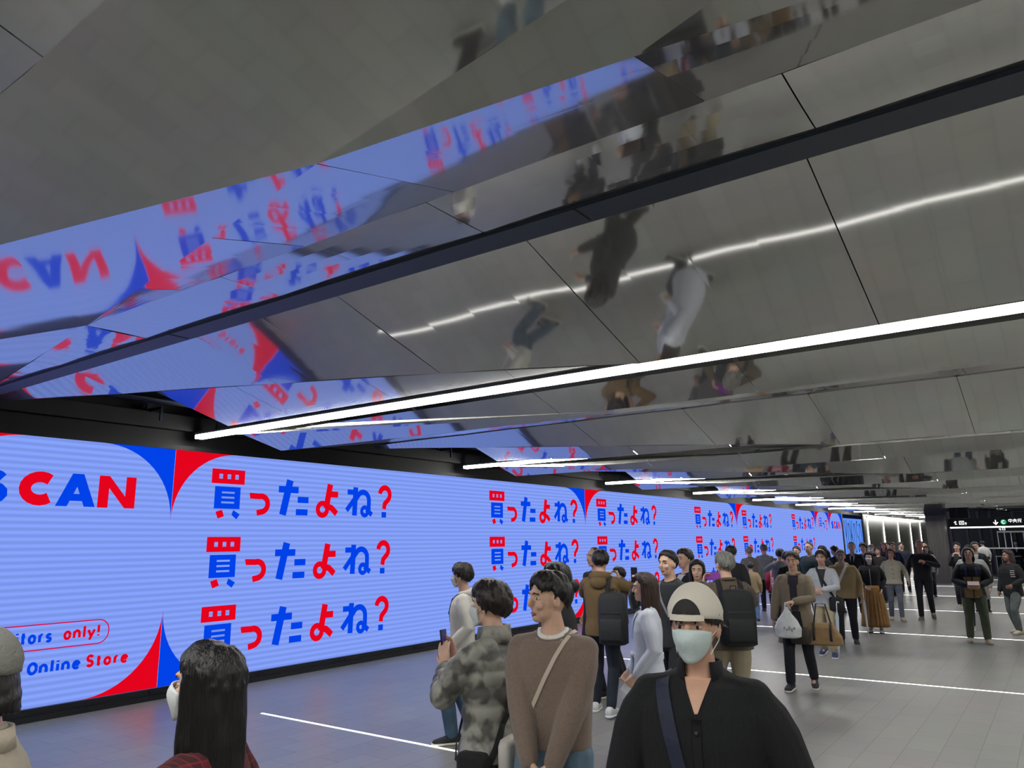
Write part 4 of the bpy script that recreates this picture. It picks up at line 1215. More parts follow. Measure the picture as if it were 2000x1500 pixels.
# small person with yellow straps
p = Person('short person with black hair and yellow straps beyond the brown hooded jacket', -5.30, 9.95, 60, 1.50, vox=.012)
p.hair('short', '#121010', 13); p.trousers(cloth('#1b1d24')); p.shoes('#333333'); p.top(cloth('#15171c'), hem=.82, name='jacket'); p.patch('yellow_strap', cloth('#b39a2a'), -.12, -.07, 1.0, 1.38)

# woman in the pale trench coat
p = Person('woman with long brown hair in a pale blue belted trench coat', -2.87, 5.84, 62, 1.60, vox=.007, headyaw=-4, legs=((-.09, .16), (.09, -.12)), la=(-.22, .12, .90), ra=(.20, .16, .88), rel=(.4, -1, -.4), skin='#cfa993',
           rhand=dict(curl=.7), lhand=dict(curl=.65))
p.hair('long', '#33221a', 14, length=.36)
tr = cloth('#bcc1cd', .04, .35, 9)
p.trousers(cloth('#17181d'), 1.0); p.shoes('#1a1a1c')
p.top(tr, hem=.40, fit=1.10, hemw=1.40, sleeve=1.10, name='trench_coat')
for sd in (-1, 1):
    p.patch('lapel', tr, (lambda z: .012 if sd > 0 else -.02 - .07 * (z - 1.16) / .24), (lambda z: .02 + .07 * (z - 1.16) / .24 if sd > 0 else -.012), 1.17, 1.39, off=.012, thick=.005)
p.collar(tr, .016, .082, 1.43, 35)
m = MB(); n = 30; path = []; nn = []
for i in range(n + 1):
    a = 2 * math.pi * i / n; d = V(math.sin(a), math.cos(a), 0); r = p.bv.ray_cast(Vector(V(0, 0, 1.03) * p.k + d), Vector(-d))
    if r[0]: path.append(np.array(r[0]) + d * .004); nn.append(d)
ribbon(path, nn, .04, .006, m); be = m.build('belt', tr, p.root)
m = MB(); h = p.hit(.02, 1.03)[0]; m.limb([h + V(-.03, .015, .0), h + V(.03, .02, .01)], [.018, .018], 8); m.limb([h + V(0, .015, 0), h + V(-.03, .035, -.14)], [.014, .012], 8); m.limb([h + V(.01, .015, 0), h + V(.04, .03, -.18)], [.014, .012], 8); m.build('belt_knot', tr, be, True)
phone('white phone in the hand of the woman in the pale trench coat', p.W(p.palm[0][0] + p.palm[0][2] * .025 + V(0, .02, -.03)), dirw(p, (0, .6, -.8)), dirw(p, (-1, .2, 0)), case='#dfe2e6', screen='#dfe2e6')

# man in the navy sweater with a phone
p = Person('man in a dark navy sweater raising a phone beside his face', -3.25, 7.15, 15, 1.77, vox=.009, la=(-.22, .05, .88), ra=(.24, .22, 1.38), rel=(.9, -.2, -1), wide=1.05, rhand=dict(d=(-.2, .1, 1), n=(-.7, .6, 0), curl=.75))
p.hair('crop', '#171311', 15); p.trousers(cloth('#17191f')); p.shoes(BLACK); p.top(knit('#12171e'), hem=.83, fit=1.12, sleeve=1.12, name='sweater'); p.neckring(knit('#12171e'), 'neckband', rad=.074, z0=1.41, z1=1.45, wid=.012)
phone('black phone raised by the man in the dark navy sweater', p.W(p.palm[1][0] + V(-.015, .03, .05)), dirw(p, (0, 0, 1)), dirw(p, (.2, -1, 0)))
sb = bag_root(p, 'sling_bag', 'grey sling strap across the dark navy sweater'); strap(p, sb, 1, .92, .022, mat('grey_strap', '#7d7f82', .7))
m = MB(); m.ell(V(-.22, -.04, .90) * p.k, V(.05, .09, .07) * p.k); m.build('bag_body', cloth('#24262a'), sb, True)
# person behind him
p = Person('person in a black jacket with a white collar, behind the navy sweater', -3.95, 9.2, 30, 1.76, vox=.012); p.hair('short', '#211a17', 16); p.trousers(cloth('#202228')); p.shoes(BLACK)
p.top(cloth('#111318'), hem=.80, fit=1.12, name='jacket'); p.patch('shirt_front', mat('white_shirt', '#c6c8c9', .8), lambda z: -.015 - .05 * (z - 1.22) / .2, lambda z: .015 + .05 * (z - 1.22) / .2, 1.22, 1.41)
# woman in the plaid shirt
p = Person('woman with long black hair in a grey striped shirt, left of the grey-haired photographer', -3.56, 8.62, -8, 1.635, vox=.009, headyaw=10, skin='#cba792')
p.hair('long', '#0f0d0d', 17, length=.34); p.trousers(denim('#39424d')); p.shoes('#888888')
ps = plaid('grey_check', ('#6d6a70', '#4a484f', '#8c8a8e'), 8.0); p.top(ps, hem=.80, fit=1.1, sleeve=1.1, name='shirt'); p.collar(ps, .014, .074, 1.435, 30)

# grey-haired man with the backpack
p = Person('grey-haired man from behind in a brown tweed jacket, taking a photo', -2.88, 7.72, 140, 1.745, vox=.007, headyaw=14, wide=1.05, legs=((-.12, .08), (.12, -.08)),
           la=(-.13, .33, 1.38), ra=(.16, .32, 1.34), lel=(-1, -.1, -.8), rel=(1, -.1, -.9), lhand=dict(d=(.3, .3, .9), n=(.7, -.3, 0), curl=.6), rhand=dict(d=(-.4, .3, .85), n=(-.7, -.3, 0), curl=.5))
p.hair('short', '#6d6d69', 18)
p.trousers(cloth('#9a8f78', .05, .3, 18), 1.25); p.shoes('#3a332c')
tw = mat('tweed', '#5a5044', .95, noise=.3, nscale=110, bump=.4, bscale=140)
p.top(tw, hem=.78, fit=1.14, hemw=1.12, sleeve=1.15, name='tweed_jacket'); p.collar(tw, .018, .078, 1.44, 40)
pc = (p.palm[0][0] + p.palm[1][0]) / 2
phone('phone showing the red picture, held sideways by the grey-haired man', p.W(pc + V(-.02, .02, .05)), dirw(p, (1, 0, 0)), dirw(p, (0, -1, .1)), screen='#6a2a78', glow=.7, scale=1.15)
backpack('black square backpack on the grey-haired man in tweed', p, '#0e1116', w=.165, h=.26, dep=.095, z=1.10, strap_col='#0e1116')

# man in the black coat against the screen
p = Person('man from behind in a long black coat, close to the second screen', -4.80, 13.2, 170, 1.76, vox=.012); p.hair('short', '#111010', 19); p.trousers(cloth(BLACK)); p.shoes(BLACK); p.top(cloth('#0d0f14'), hem=.55, fit=1.14, sleeve=1.12, hemw=1.12, name='coat')

# ================================================================= walkers on the right
p = Person('man in an open beige trench coat carrying a white plastic bag', -2.97, 10.42, -8, 1.70, vox=.007, headyaw=-4, legs=((-.13, -.14, .12), (.12, .16)), la=(-.02, .30, 1.10), ra=(.30, .02, .80), lel=(-1, -.5, -.5), rel=(1, -.6, 0), skin='#c39b85',
           lhand=dict(d=(.8, .5, -.2), n=(0, -.3, -1), curl=.9))
p.hair('short', '#1b1614', 20); p.trousers(cloth('#11141c'), 1.08); p.shoes('#1c1d22', '#cfcbc0')
bt = cloth('#7b705f', .05, .35, 9)
p.top(bt, hem=.56, fit=1.16, hemw=1.25, sleeve=1.16, name='trench_coat'); p.collar(bt, .018, .08, 1.435, 38)
p.patch('shirt_front', plaid('dark_check', ('#2a2733', '#131220', '#5d5560'), 9.0), lambda z: -.045 - .02 * (z > 1.3), lambda z: .045 + .02 * (z > 1.3), .97, 1.41, off=.007)
p.patch('trouser_front', cloth('#11141c'), lambda z: -.06 - .05 * (.97 - z) / .4, lambda z: .04 + .02 * (.97 - z) / .4, .57, .965, off=.007)
pl = p.palm[0]
pb = bag_root(p, 'plastic_bag', 'white plastic carrier bag hanging from the hand of the beige trench coat man')
m = MB(); c = pl[0] + V(0, .01, -.05)
m.loft([(c + V(.04, .02, zz), V(a, 0, 0), V(0, b, 0)) for zz, a, b in ((-.38, .10, .06), (-.36, .155, .09), (-.26, .165, .10), (-.16, .12, .075), (-.08, .055, .035), (-.03, .028, .018), (.0, .022, .014))], 18, power=2.6)
me = remesh(m, .008, 3, 'bag_body'); place(me, 'bag_body', mat('plastic_film', '#c4c8cb', .35, noise=.10, nscale=18, bump=.8, bscale=22), pb)
m = MB(); m.limb([c + V(.0, 0, -.02), c + V(.02, .01, .05), c + V(.05, .015, .05), c + V(.06, .02, -.02)], [.009] * 4, 7); m.build('bag_handle', mat('plastic_film', '#c4c8cb', .35), pb, True)
m = MB()
for q in range(5): m.ell(c + V(-.05 + .03 * q, .118, -.25 - .02 * (q % 2)), V(.013, .004, .016 + .006 * (q % 3)), 8, 5)
m.build('bag_print', mat('grey_print', '#8d9196', .6), pb, True)
tb = bag_root(p, 'duffel_bag', 'tan canvas holdall with dark straps slung beside the beige trench coat')
m = MB(); c = V(-.30, .10, .70) * p.k
m.loft([(c + V(.02 * zz, 0, zz), V(q, 0, 0), V(0, d_, 0)) for zz, q, d_ in ((-.14, .19, .06), (-.125, .245, .095), (-.03, .235, .10), (.08, .17, .075), (.13, .13, .035))], 22, power=3)
place(remesh(m, .01, 3, 'b'), 'bag_body', mat('tan_canvas', '#8a6f4e', .85, noise=.12, nscale=12, bump=.3, bscale=40), tb)
for q in (-.11, .09):
    m = MB(); path = []; nn = []
    for i in range(13):
        a = math.radians(-60 + 270 * i / 12); path.append(c + V(q, math.cos(a) * .113, math.sin(a) * .138)); nn.append(V(0, math.cos(a), math.sin(a)))
    ribbon(path, nn, .03, .006, m); m.build('bag_strap', mat('strap_dark', '#1e1a17', .7), tb)
m = MB(); m.limb([c + V(-.11, 0, .13), c + V(-.06, -.02, .36), c + V(.05, -.03, .36), c + V(.09, 0, .13)], [.010] * 4, 7); m.build('carry_handle', mat('strap_dark', '#1e1a17', .7), tb, True)
ob = bag_root(p, 'shoulder_bag', 'dark brown bag under the white plastic carrier bag')
m = MB(); c = V(-.06, .245, .68) * p.k; m.loft([(c + V(0, 0, zz), V(.12 * q, 0, 0), V(0, .05 * q, 0)) for zz, q in ((-.10, .8), (-.08, 1), (.07, 1), (.1, .85))], 16, power=4); m.build('bag_body', mat('dark_leather', '#2c2620', .55), ob, True)

p = Person('man in a pale grey cardigan with a black crossbody strap and khaki trousers', -3.36, 13.45, -4, 1.67, vox=.009, legs=((-.10, .12), (.11, -.16, .11)), la=(-.02, .26, 1.08), ra=(.10, .28, 1.06), lel=(-1, -.4, -.4), rel=(1, -.4, -.4), skin='#c39b85')
p.hair('short', '#1d1815', 21); p.trousers(cloth('#9a8e74'), 1.12); p.shoes('#1f2c55', '#c9ccd6')
gc = cloth('#a9adb3', .05, .3, 16); p.top(gc, hem=.80, fit=1.13, sleeve=1.12, name='cardigan')
p.patch('shirt_front', cloth('#2d302e'), lambda z: -.012 - .062 * max(0, z - 1.12) / .3, lambda z: .012 + .062 * max(0, z - 1.12) / .3, 1.10, 1.41, off=.006)
p.buttons('#d0d3d6', (1.06, .97, .88), .0)
sb = bag_root(p, 'crossbody_bag', 'black crossbody bag worn over the pale grey cardigan'); strap(p, sb, 1, .93, .04, mat('black_webbing', '#0d0e12', .7))
m = MB(); c = V(-.20, .13, .86) * p.k; m.loft([(c + V(0, 0, zz), V(.11 * q, 0, 0), V(0, .05 * q, 0)) for zz, q in ((-.12, .8), (-.1, 1), (.07, 1), (.1, .8))], 16, power=4); m.build('bag_body', cloth('#14161c'), sb, True)
um = empty('umbrella', tuple(p.W(V(-.17, .22, .02)))); tag(um, 'closed clear umbrella hanging beside the pale grey cardigan man', 'umbrella')
m = MB(); m.limb([(0, 0, 0), (.01, 0, .1), (.03, 0, .62), (.034, 0, .70)], [.006, .012, .030, .012], 10); m.build('canopy', mat('clear_vinyl', '#9fb0ba', .2), um, True)
m = MB(); m.limb([(.034, 0, .68), (.04, 0, .82), (.05, 0, .86), (.075, 0, .85)], [.006, .007, .009, .009], 8); m.build('handle', mat('white_plastic', '#d5d8da', .4), um, True)

p = Person('stocky man in a beige hooded sweatshirt with a white diagonal strap', -3.44, 15.2, -10, 1.66, vox=.010, wide=1.16, legs=((-.10, -.10), (.10, .14)), ra=(.30, .06, .92), skin='#a98d80')
p.hair('crop', '#6b6763', 22); p.trousers(cloth('#15181e'), 1.14); p.shoes('#2b2220', '#3a302c')
hb = cloth('#9c8763', .05, .3, 16); p.top(hb, hem=.82, fit=1.18, sleeve=1.22, name='hoodie'); p.hood(hb)
sb = bag_root(p, 'crossbody_bag', 'white diagonal strap bag worn on the beige hooded sweatshirt'); strap(p, sb, -1, .92, .05, mat('white_strap', '#e2e0da', .7))
m = MB(); m.ell(V(.27, -.06, .92) * p.k, V(.04, .10, .09) * p.k); m.build('bag_body', cloth('#b9b6ac'), sb, True)
um = empty('umbrella', tuple(p.W(V(-.34, .08, .10)))); tag(um, 'closed white umbrella held beside the beige hooded sweatshirt', 'umbrella')
m = MB(); m.limb([(0, 0, 0), (-.01, 0, .1), (-.02, 0, .6), (-.022, 0, .68)], [.005, .012, .024, .010], 10); m.build('canopy', mat('white_vinyl', '#c9ccce', .3), um, True)
m = MB(); m.limb([(-.022, 0, .66), (-.025, 0, .80)], [.006, .010], 8); m.build('handle', mat('white_plastic', '#d5d8da', .4), um, True)

p = Person('woman in a black zip jacket and long ochre pleated skirt', -3.35, 17.2, -6, 1.585, vox=.010, la=(-.20, .06, .92), ra=(.12, .22, .98), rel=(1, -.4, -.4), skin='#cbb0a5')
p.hair('long', '#1b1210', 23, length=.22); p.mask('#b7adb2'); p.shoes('#d6d3cc', '#1b1b1d')
p.skirt(cloth('#8a6536', .10, .2, 14), 1.0, .13, .165, .28); p.top(cloth('#12141a'), hem=.86, fit=1.13, sleeve=1.12, name='jacket'); p.patch('zip', mat('zip_metal', '#9fa2a6', .4, metal=.5), -.007, .007, .88, 1.36, off=.008)
p.neckring(cloth('#12141a'), 'collar', rad=.085, z0=1.40, z1=1.46, wid=.014)

p = Person('woman in a cream buttoned jacket and grey jeans beside the tall man in black', -3.40, 19.95, -12, 1.61, vox=.010, legs=((-.10, .10), (.12, -.06)), la=(-.33, .04, .93), ra=(.22, .02, .90), skin='#cfa08b')
p.hair('bob', '#5b3f35', 24, length=.06); p.trousers(denim('#5f6470'), 1.0, name='jeans'); p.shoes('#9b927c', '#7f776a')
p.top(cloth('#b5b09f', .04, .25, 20), hem=.86, fit=1.10, hemw=1.06, sleeve=1.0, name='waistcoat'); p.buttons('#3a352f', (1.33, 1.22, 1.11, 1.00), r=.012)
p = Person('tall man in black jumper and black trousers with one hand on his chest', -2.82, 20.3, -4, 1.80, vox=.010, legs=((-.10, -.2, .16), (.11, .14)), la=(-.10, .24, 1.24), ra=(.30, .02, .9), lel=(-1, -.2, -.6), skin='#c28d77')
p.hair('thin', '#2d2420', 25, front=36); p.trousers(cloth('#10141c')); p.shoes('#4b4a44', '#8f8c84'); p.top(knit('#10131b'), hem=.84, fit=1.14, sleeve=1.14, name='jumper')

p = Person('person in a black and tan colour-block jacket and olive trousers reading a tablet', -1.50, 16.45, -10, 1.66, vox=.008, legs=((-.12, .10), (.12, -.10)), la=(-.11, .26, 1.04), ra=(.11, .26, 1.04), lel=(-1, -.5, -.5), rel=(1, -.5, -.5), headpitch=-22, skin='#ab8775', wide=1.08)
p.hair('bob', '#1b1311', 26, length=.10); p.trousers(cloth('#4d5440'), 1.18); p.shoes('#a59c84', '#8c8572')
p.top(cloth('#14171e'), hem=.80, fit=1.16, sleeve=1.20, name='jacket')
tan = cloth('#86704a', .05, .3, 20)
p.patch('tan_panel', tan, -.135, .135, 1.10, 1.19, off=.006); p.patch('tan_panel', tan, -.155, .155, .81, 1.0, off=.006)
p.patch('zip', mat('zip_black', '#0a0b0d', .5), -.01, .01, .82, 1.2, off=.011)
for x in (-.10, .10): p.patch('pocket_flap', tan, x - .05, x + .05, .93, .965, off=.013)
for x in (-.085, .085): p.patch('strap', mat('blue_strap', '#1b2a6b', .7), x - .016, x + .016, 1.22, 1.38, off=.007)
t = empty('tablet', tuple(p.W(V(0, .30, 1.08) * p.k))); tag(t, 'dark tablet held low by the person in the colour-block jacket', 'tablet'); t.rotation_euler = (math.radians(-35), 0, p.root.rotation_euler.z)
MB().box((-.095, -.06, -.005), (.095, .06, .004)).build('tablet_body', mat('phone_case', '#15161a', .35), t, bevel=.004); MB().quad((-.088, -.054, .0045), (.088, -.054, .0045), (.088, .054, .0045), (-.088, .054, .0045)).build('tablet_screen', emis('tablet_display', lin('#b9a09c'), .4), t)

p = Person('person at the right edge in a black jacket with striped sleeves and grey jeans', -.98, 18.35, 38, 1.60, vox=.009, legs=((-.12, .12), (.10, -.12)), la=(-.20, .22, 1.0), ra=(.20, .14, .86), skin='#9b7666', headyaw=-16)
p.hair('bob', '#2a201b', 27, length=.12); p.trousers(denim('#5c6260'), 1.18, name='jeans'); p.shoes('#b5ad96', '#8f8876')
p.top(cloth('#101216'), hem=.76, fit=1.18, sleeve=1.22, name='jacket'); p.collar(cloth('#3a2520'), .022, .09, 1.43, 20, name='scarf')
for z in (1.16, 1.20, 1.24, 1.28): p.patch('white_stripe', mat('stripe_white', '#b5b5b0', .8), -.17, -.10, z, z + .015, off=.007, nx=4, nz=2)
p = Person('person in a pale grey coat half hidden behind the colour-block jacket', -1.66, 18.6, -8, 1.70, vox=.011, wide=1.12); p.hair('short', '#1b1613', 28); p.trousers(denim('#1d2a45')); p.shoes('#b5a98e'); p.top(cloth('#8f9494'), hem=.62, fit=1.2, sleeve=1.22, hemw=1.1, name='coat')
sb = bag_root(p, 'shoulder_bag', 'dark shoulder bag behind the colour-block jacket'); m = MB(); c = V(.30, .02, .82) * p.k; m.loft([(c + V(0, 0, zz), V(.05, 0, 0), V(0, .14 * q, 0)) for zz, q in ((-.15, .8), (-.12, 1), (.12, 1), (.15, .8))], 16, power=4); m.build('bag_body', cloth('#17181d'), sb, True)
m = MB(); m.limb([c + V(0, -.08, .14), V(.20, -.02, 1.42) * p.k, c + V(0, .08, .14)], [.009] * 3, 7); m.build('bag_strap', cloth('#17181d'), sb, True)
p = Person('man in a dark jacket eating while he walks, beside the dark column', -2.45, 24.2, 0, 1.72, vox=.013, la=(-.08, .24, 1.34), ra=(.10, .24, 1.34)); p.hair('short', '#141110', 29); p.trousers(cloth('#1d2028')); p.shoes('#8f8a80'); p.top(cloth('#15171d'), hem=.8, name='jacket')
p = Person('man in a black suit right of the man who is eating', -1.92, 23.0, -6, 1.74, vox=.013); p.hair('crop', '#1d1815', 30); p.trousers(cloth(BLACK)); p.shoes(BLACK); p.top(cloth('#111216'), hem=.76, fit=1.1, name='suit_jacket'); p.patch('shirt_front', mat('white_shirt', '#c6c8c9', .8), lambda z: -.012 - .04 * (z - 1.2) / .2, lambda z: .012 + .04 * (z - 1.2) / .2, 1.2, 1.41)

# ================================================================= crowd by the far screens
def extra(label, x, y, hd, H, top, hairc='#141110', style='short', pants='#1a1c22', hem=.82, name='jacket', shirt=None, mask=None, vox=.013, **kw):
    fit = kw.pop('fit', 1.12); hl = kw.pop('hl', .25)
    p = Person(label, x, y, hd, H, vox=vox, **kw)
    p.hair(style, hairc, int(abs(x * 31 + y * 17)), length=hl); p.trousers(cloth(pants) if isinstance(pants, str) else pants, 1.06); p.shoes('#2a2a2c')
    p.top(cloth(top) if isinstance(top, str) else top, hem=hem, fit=fit, sleeve=fit, hemw=1.08, name=name)
    if shirt: p.patch('shirt_front', mat('shirt', shirt, .8), lambda z: -.015 - .05 * (z - 1.18) / .23, lambda z: .015 + .05 * (z - 1.18) / .23, 1.18, 1.41, nx=4, nz=5)
    if mask: p.mask(mask)
    return p
extra('person in a grey coat at the left of the couple by the second screen', -6.75, 19.9, 150, 1.68, '#77746f', '#8d8480', hem=.62)
extra('person in pale grey standing close behind the person in the grey coat', -6.55, 20.5, 160, 1.74, '#9b9da3', '#6f6a68')
c1 = extra('child in a beige coat in front of the couple in grey', -6.10, 18.0, 160, 1.34, '#a08d6b', '#2b211d', pants=denim('#6a86a8'))
c2 = extra('girl with long black hair in a bright pink and black coat', -5.62, 18.3, 172, 1.42, '#8f1f3f', '#0c0b0c', 'long', pants='#273028', hl=.26)
backpack('pale pink backpack on the girl in the bright pink coat', c2, '#a9808a', w=.12, h=.15, dep=.06, z=1.06, boxy=False)
ph = extra('person with black hair and grey hoodie lifting a phone behind the beige trench coat', -5.0, 16.7, 165, 1.66, '#6e7072', '#0e0d0d', la=(-.12, .3, 1.42), ra=(.1, .3, 1.42), lel=(-1, 0, -.8), rel=(1, 0, -.8))
phone('phone lifted by the person in the grey hoodie', ph.W((ph.palm[0][0] + ph.palm[1][0]) / 2 + V(0, .02, .05)), (1, 0, 0), dirw(ph, (0, -1, 0)), screen='#8fa2d9', glow=.6)
extra('person with curly black hair in a black coat, behind the beige trench coat', -4.42, 15.2, 130, 1.62, '#121318', '#0d0c0c', 'full', hem=.7)
extra('man in a dark green jacket with a pale face, near the third screen', -5.15, 18.5, 10, 1.70, '#1f2a2c', '#4a403c', 'crop')
extra('tall man in a dark teal jacket above the grey cardigan man', -4.60, 17.5, 20, 1.80, '#1d3038', '#4b3d36', 'thin', wide=1.08)
extra('man in a black suit and white shirt, just right of the teal jacket', -4.55, 18.4, 40, 1.70, '#121419', '#2a211d', shirt='#c2c4c6', name='suit_jacket')
extra('woman with chin-length black hair behind the teal jacket', -4.90, 20.1, 70, 1.60, '#15161b', '#0d0c0c', 'bob', hl=.08)
extra('person in a navy coat turning away, left of the suited man with the tie', -4.87, 20.9, 120, 1.68, '#171b26', '#100e0e')
s = extra('man in a dark suit with a wide tie, behind the beige hooded sweatshirt', -4.34, 20.4, -5, 1.78, '#151821', '#5b4a42', 'thin', shirt='#cfd1d2', name='suit_jacket')
s.patch('tie', cloth('#101218'), -.028, .028, 1.12, 1.38, off=.014, nx=3, nz=5)
extra('man with dark wavy hair in a navy jacket, right of the suited man', -4.55, 22.8, 15, 1.73, '#171a24', '#100e0e', 'full')
bk = [('person in a grey hat and white mask far back by the metal wall', -5.13, 26.9, 5, 1.66, '#2c2d31', '#6a6762', 'crop', '#d0d2d3'),
      ('person in dark brown far back, left of the cream waistcoat', -4.56, 24.8, 10, 1.60, '#2a2120', '#3a2d28', 'short', None),
      ('person in black with a red cap-like fringe of hair, far back', -5.01, 28.3, 0, 1.70, '#1a1b20', '#5b2a2a', 'bob', None),
      ('man in a blue jacket far back behind the cream waistcoat', -4.57, 27.4, 8, 1.72, '#1d2842', '#3a2f2a', 'crop', None),
      ('person in grey-green far back beside the man in the blue jacket', -5.28, 30.6, 15, 1.70, '#3a3f3c', '#2d2622', 'short', None),
      ('person in dark blue far back, left of the tall man in black', -4.70, 29.8, -5, 1.71, '#1b2233', '#2a221e', 'short', None),
      ('person with a white mask behind the shoulder of the tall man in black', -4.04, 30.2, 0, 1.72, '#17181d', '#1a1614', 'short', '#d4d6d7'),
      ('woman with dark hair in a pale coat beside the dark column', -3.70, 28.0, -10, 1.60, '#8d8f92', '#171311', 'bob', None)]
for lab, x, y, hd, H, c, hc, st, mk in bk: extra(lab, x, y, hd, H, c, hc, st, mask=mk, vox=.016)

# ================================================================= the far end of the concourse
metal_wall = mat('brushed_metal_wall', '#7c7f78', .28, metal=.9, noise=.12, nscale=1.5, stretch=(1, 1, .1))
w = MB(); w.box((-9.66, 48.5, 0), (-9.56, 84, 3.25))
for k in range(6): w.box((-9.565, 48.5 + 5.2 * k + .1, 2.62), (-9.555, 48.5 + 5.2 * k + 5.1, 2.635), 0)
struct(w.build('wall_far_left', metal_wall), 'brushed metal wall beyond the video screens')
lamp_white = emis('wall_lamp_white', (1, .98, .93), 3.0, '#ffffff')
FAR = ['first', 'second', 'third', 'fourth', 'fifth', 'sixth']
for k, y in enumerate((49.7, 54.7, 60.1, 65.4, 70.4, 75.3)):
    r = empty('wall_light', (-9.55, y, 0)); tag(r, '%s upright white light on the metal wall beyond the screens' % FAR[k], 'wall light', 'upright lights on the metal wall')
    MB().box((0, -.06, .1), (.03, .06, 3.1)).build('diffuser', lamp_white, r); MB().box((0, -.08, 3.1), (.04, .08, 3.16)).build('end_cap', strip_body, r)
struct(MB().box((-9.9, 84, 0), (14, 84.3, 4.6)).build('wall_end', mat('end_wall', '#33363a', .5)), 'dark wall at the far end of the concourse')

# column
wood = mat('column_cladding', '#4d4946', .5, noise=.25, nscale=5, stretch=(6, 6, .3))
c = MB(); c.box((-4.62, 35.65, .05), (-3.95, 36.4, 2.75)); co = c.build('column', wood, bevel=.01); struct(co, 'square column clad in dark brown panels')
MB().box((-4.63, 35.64, 2.75), (-3.94, 36.41, 3.12)).build('column_head', mat('column_head', '#16181f', .5), co)
MB().box((-4.64, 35.63, 0), (-3.93, 36.42, .05)).build('column_foot', mat('column_foot', '#5f6264', .4), co)

# hanging sign beam with a light line
sign_black = mat('sign_black', '#0d0f13', .45)
sg = empty('direction_sign', (0, 37, 0)); tag(sg, 'long black direction sign with a white arrow and green disc, right of the column', 'sign')
MB().box((-3.95, -.1, 2.29), (7, .1, 2.62)).build('sign_panel', sign_black, sg)
MB().box((-3.88, -.1, 2.235), (7, .08, 2.285)).build('light_line', emis('sign_line', (1, 1, .98), 3.5), sg)
for x in (-3.6, -.5, 3): MB().box((x - .02, -.02, 2.62), (x + .02, .02, 3.3)).build('hanger', sign_black, sg)
SIGN = [emis('sign_white', (1, 1, 1), 1.6), emis('sign_green', (.02, .36, .16), 1.1), emis('sign_ink', (.03, .12, .07), 1)]
ink = Ink()
ink.stroke([(-2.23, 2.54), (-2.23, 2.37)], .035, 0); ink.stroke([(-2.31, 2.45), (-2.23, 2.36), (-2.15, 2.45)], .035, 0)       # arrow down
ink.disc((-1.96, 2.45), .105, 1, .002, 20); ink.stroke(arc(-1.96, 2.45, .055, 50, 310, 10), .022, 0, .005)
u = -1.78                                                                                                              # 中央線
ink.stroke([(u, 2.545), (u + .12, 2.545), (u + .12, 2.475), (u, 2.475), (u, 2.545)], .014, 0); ink.stroke([(u + .06, 2.575), (u + .06, 2.42)], .014, 0)
u += .15
ink.stroke([(u + .02, 2.545), (u + .11, 2.545), (u + .11, 2.49), (u + .02, 2.49), (u + .02, 2.545)], .013, 0); ink.stroke([(u - .005, 2.49), (u + .135, 2.49)], .014, 0); ink.stroke([(u + .065, 2.575), (u + .065, 2.49), (u, 2.42)], .014, 0); ink.stroke([(u + .065, 2.49), (u + .13, 2.42)], .014, 0)
u += .15
ink.stroke([(u + .04, 2.57), (u + .01, 2.52), (u + .05, 2.51), (u + .01, 2.46)], .013, 0); ink.stroke([(u + .03, 2.47), (u + .03, 2.42)], .013, 0); ink.stroke([(u + .07, 2.56), (u + .13, 2.56), (u + .13, 2.5), (u + .07, 2.5), (u + .07, 2.56)], .012, 0); ink.stroke([(u + .1, 2.5), (u + .1, 2.42)], .012, 0); ink.stroke([(u + .07, 2.47), (u + .135, 2.43)], .012, 0)
u = -3.72                                                                                                              # pictograms at the near end
ink.stroke([(u, 2.47), (u + .10, 2.50)], .025, 0); ink.stroke([(u + .05, 2.53), (u + .05, 2.40), (u + .11, 2.40)], .025, 0)
ink.stroke([(u + .2, 2.52), (u + .36, 2.52), (u + .36, 2.39), (u + .2, 2.39), (u + .2, 2.52)], .022, 0); ink.rect((u + .24, 2.43), (u + .27, 2.48), 0); ink.rect((u + .29, 2.43), (u + .32, 2.48), 0)
ink.disc((u + .43, 2.44), .03, 0); ink.stroke([(u + .43, 2.41), (u + .43, 2.37)], .03, 0)
lo = ink.mb.build('lettering', SIGN, sg); lo.location = (0, -.1, 0); lo.rotation_euler = (0, 0, -math.pi / 2)
box = MB().box((-3.9, 37.4, 2.66), (-3.2, 38.0, 3.54)).build('duct_box', mat('duct_black', '#11131a', .5)); struct(box, 'black duct under the ceiling above the direction sign')  # a black duct run up to the ceiling, not a beam

# dark slatted screen wall behind the sign
sl = MB(); sl.box((-5.4, 45, 0), (10, 45.3, 3.3))
struct(sl.build('wall_gate', mat('dark_screen', '#24262b', .35, noise=.2, nscale=4, stretch=(5, 1, .2))), 'dark panelled wall behind the direction sign')
for k, x in enumerate((-4.72, -4.0, -3.45, -2.95, -2.0, -1.0)):
    f = MB().box((x - .05, 44.9, 0), (x + .05, 45, 3.2)).build('trim_%d' % (4 + k), mat('mullion_bronze', '#5b574e', .4, metal=.5)); struct(f, 'upright bronze mullion on the dark panelled wall')
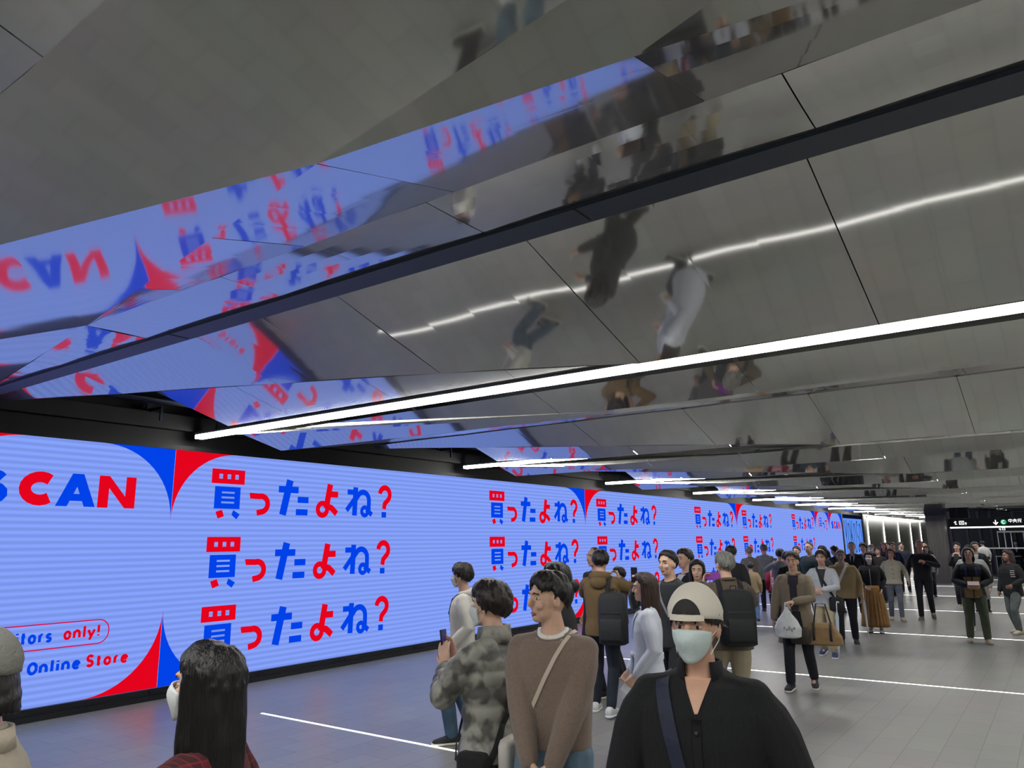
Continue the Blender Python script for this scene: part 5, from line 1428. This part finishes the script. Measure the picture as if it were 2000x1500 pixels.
# glazed booth with white frames
bt_ = empty('glazed_booth', (-2.55, 42, 0)); tag(bt_, 'glass-walled booth with thin white frames under the direction sign', 'booth')
wf = mat('white_frame', '#c9cbc9', .4)
for nm, a, b in (('top_rail', (0, 0, 2.05), (5, .06, 2.12)), ('middle_rail', (-.75, 0, 1.32), (5, .05, 1.37)), ('bottom_rail', (0, 0, .1), (5, .05, .16))): MB().box(a, b).build(nm, wf, bt_)
for x in (0, .27, .52, 1.0, 1.8, 2.8, 4): MB().box((x, 0, 1.37), (x + .03, .05, 2.05)).build('post', wf, bt_)
gl = MB().box((0, .06, .16), (5, .07, 2.05))
def glass():
    m, nt, b = new_mat('booth_glass'); b.inputs['Base Color'].default_value = (.75, .85, .85, 1); b.inputs['Roughness'].default_value = .05; b.inputs['Transmission Weight'].default_value = 1.0; b.inputs['IOR'].default_value = 1.05
    return m
GL = glass(); gl.build('glass_pane', GL, bt_)
MB().box((0, -.04, 2.13), (2, .04, 2.3)).build('sign_panel', sign_black, bt_)
ink = Ink(); ink.stroke([(.1, 2.21), (.18, 2.23)], .02, 0); ink.stroke([(.14, 2.25), (.14, 2.17), (.19, 2.17)], .02, 0); ink.stroke([(.24, 2.25), (.34, 2.25), (.34, 2.17), (.24, 2.17), (.24, 2.25)], .018, 0)
lo = ink.mb.build('lettering', SIGN, bt_); lo.location = (0, -.042, 0); lo.rotation_euler = (0, 0, -math.pi / 2)
rl = empty('glass_railing', (-2.55, 39.5, 0)); tag(rl, 'glass railing with a steel handrail by the booth', 'railing')
steel = mat('steel_rail', '#a9adab', .25, metal=.9)
m = MB(); m.limb([(0, 0, 1.02), (.5, 2.2, 1.02)], [.03, .03], 8); m.limb([(.35, -.6, 1.0), (.85, 1.6, 1.0)], [.025, .025], 8); m.build('handrail', steel, rl, True)
for t in (0, .33, .66, 1): MB().box((.5 * t - .02, 2.2 * t - .02, 0), (.5 * t + .02, 2.2 * t + .02, 1.0)).build('post', steel, rl)
MB().box((0.02, 0, .08), (.03, 2.1, .95)).build('glass_pane', GL, rl)
bo = empty('bollard', (-2.75, 38.2, 0)); tag(bo, 'black and white striped bollard beside the glass railing', 'bollard')
m = MB(); m.limb([(0, 0, .05), (0, 0, 1.0)], [.07, .07], 12); m.build('bollard_post', mat('bollard_black', '#101114', .5), bo, True)
for z in (.72, .86): MB().loft([((0, 0, z), (.072, 0, 0), (0, .072, 0)), ((0, 0, z + .06), (.072, 0, 0), (0, .072, 0))], 16).build('white_band', wf, bo, True)
extra('person in a white shirt walking behind the glass railing', -3.1, 40.9, 150, 1.68, '#c9cac8', '#131110', vox=.018)
extra('person in black with a white shirt front inside the booth', -1.95, 43.6, 0, 1.66, '#131418', '#1b1614', shirt='#c9cbcc', vox=.018)
extra('bareheaded person in black at the right end of the booth', -1.35, 43.7, -5, 1.64, '#16171b', '#2b211c', vox=.018)
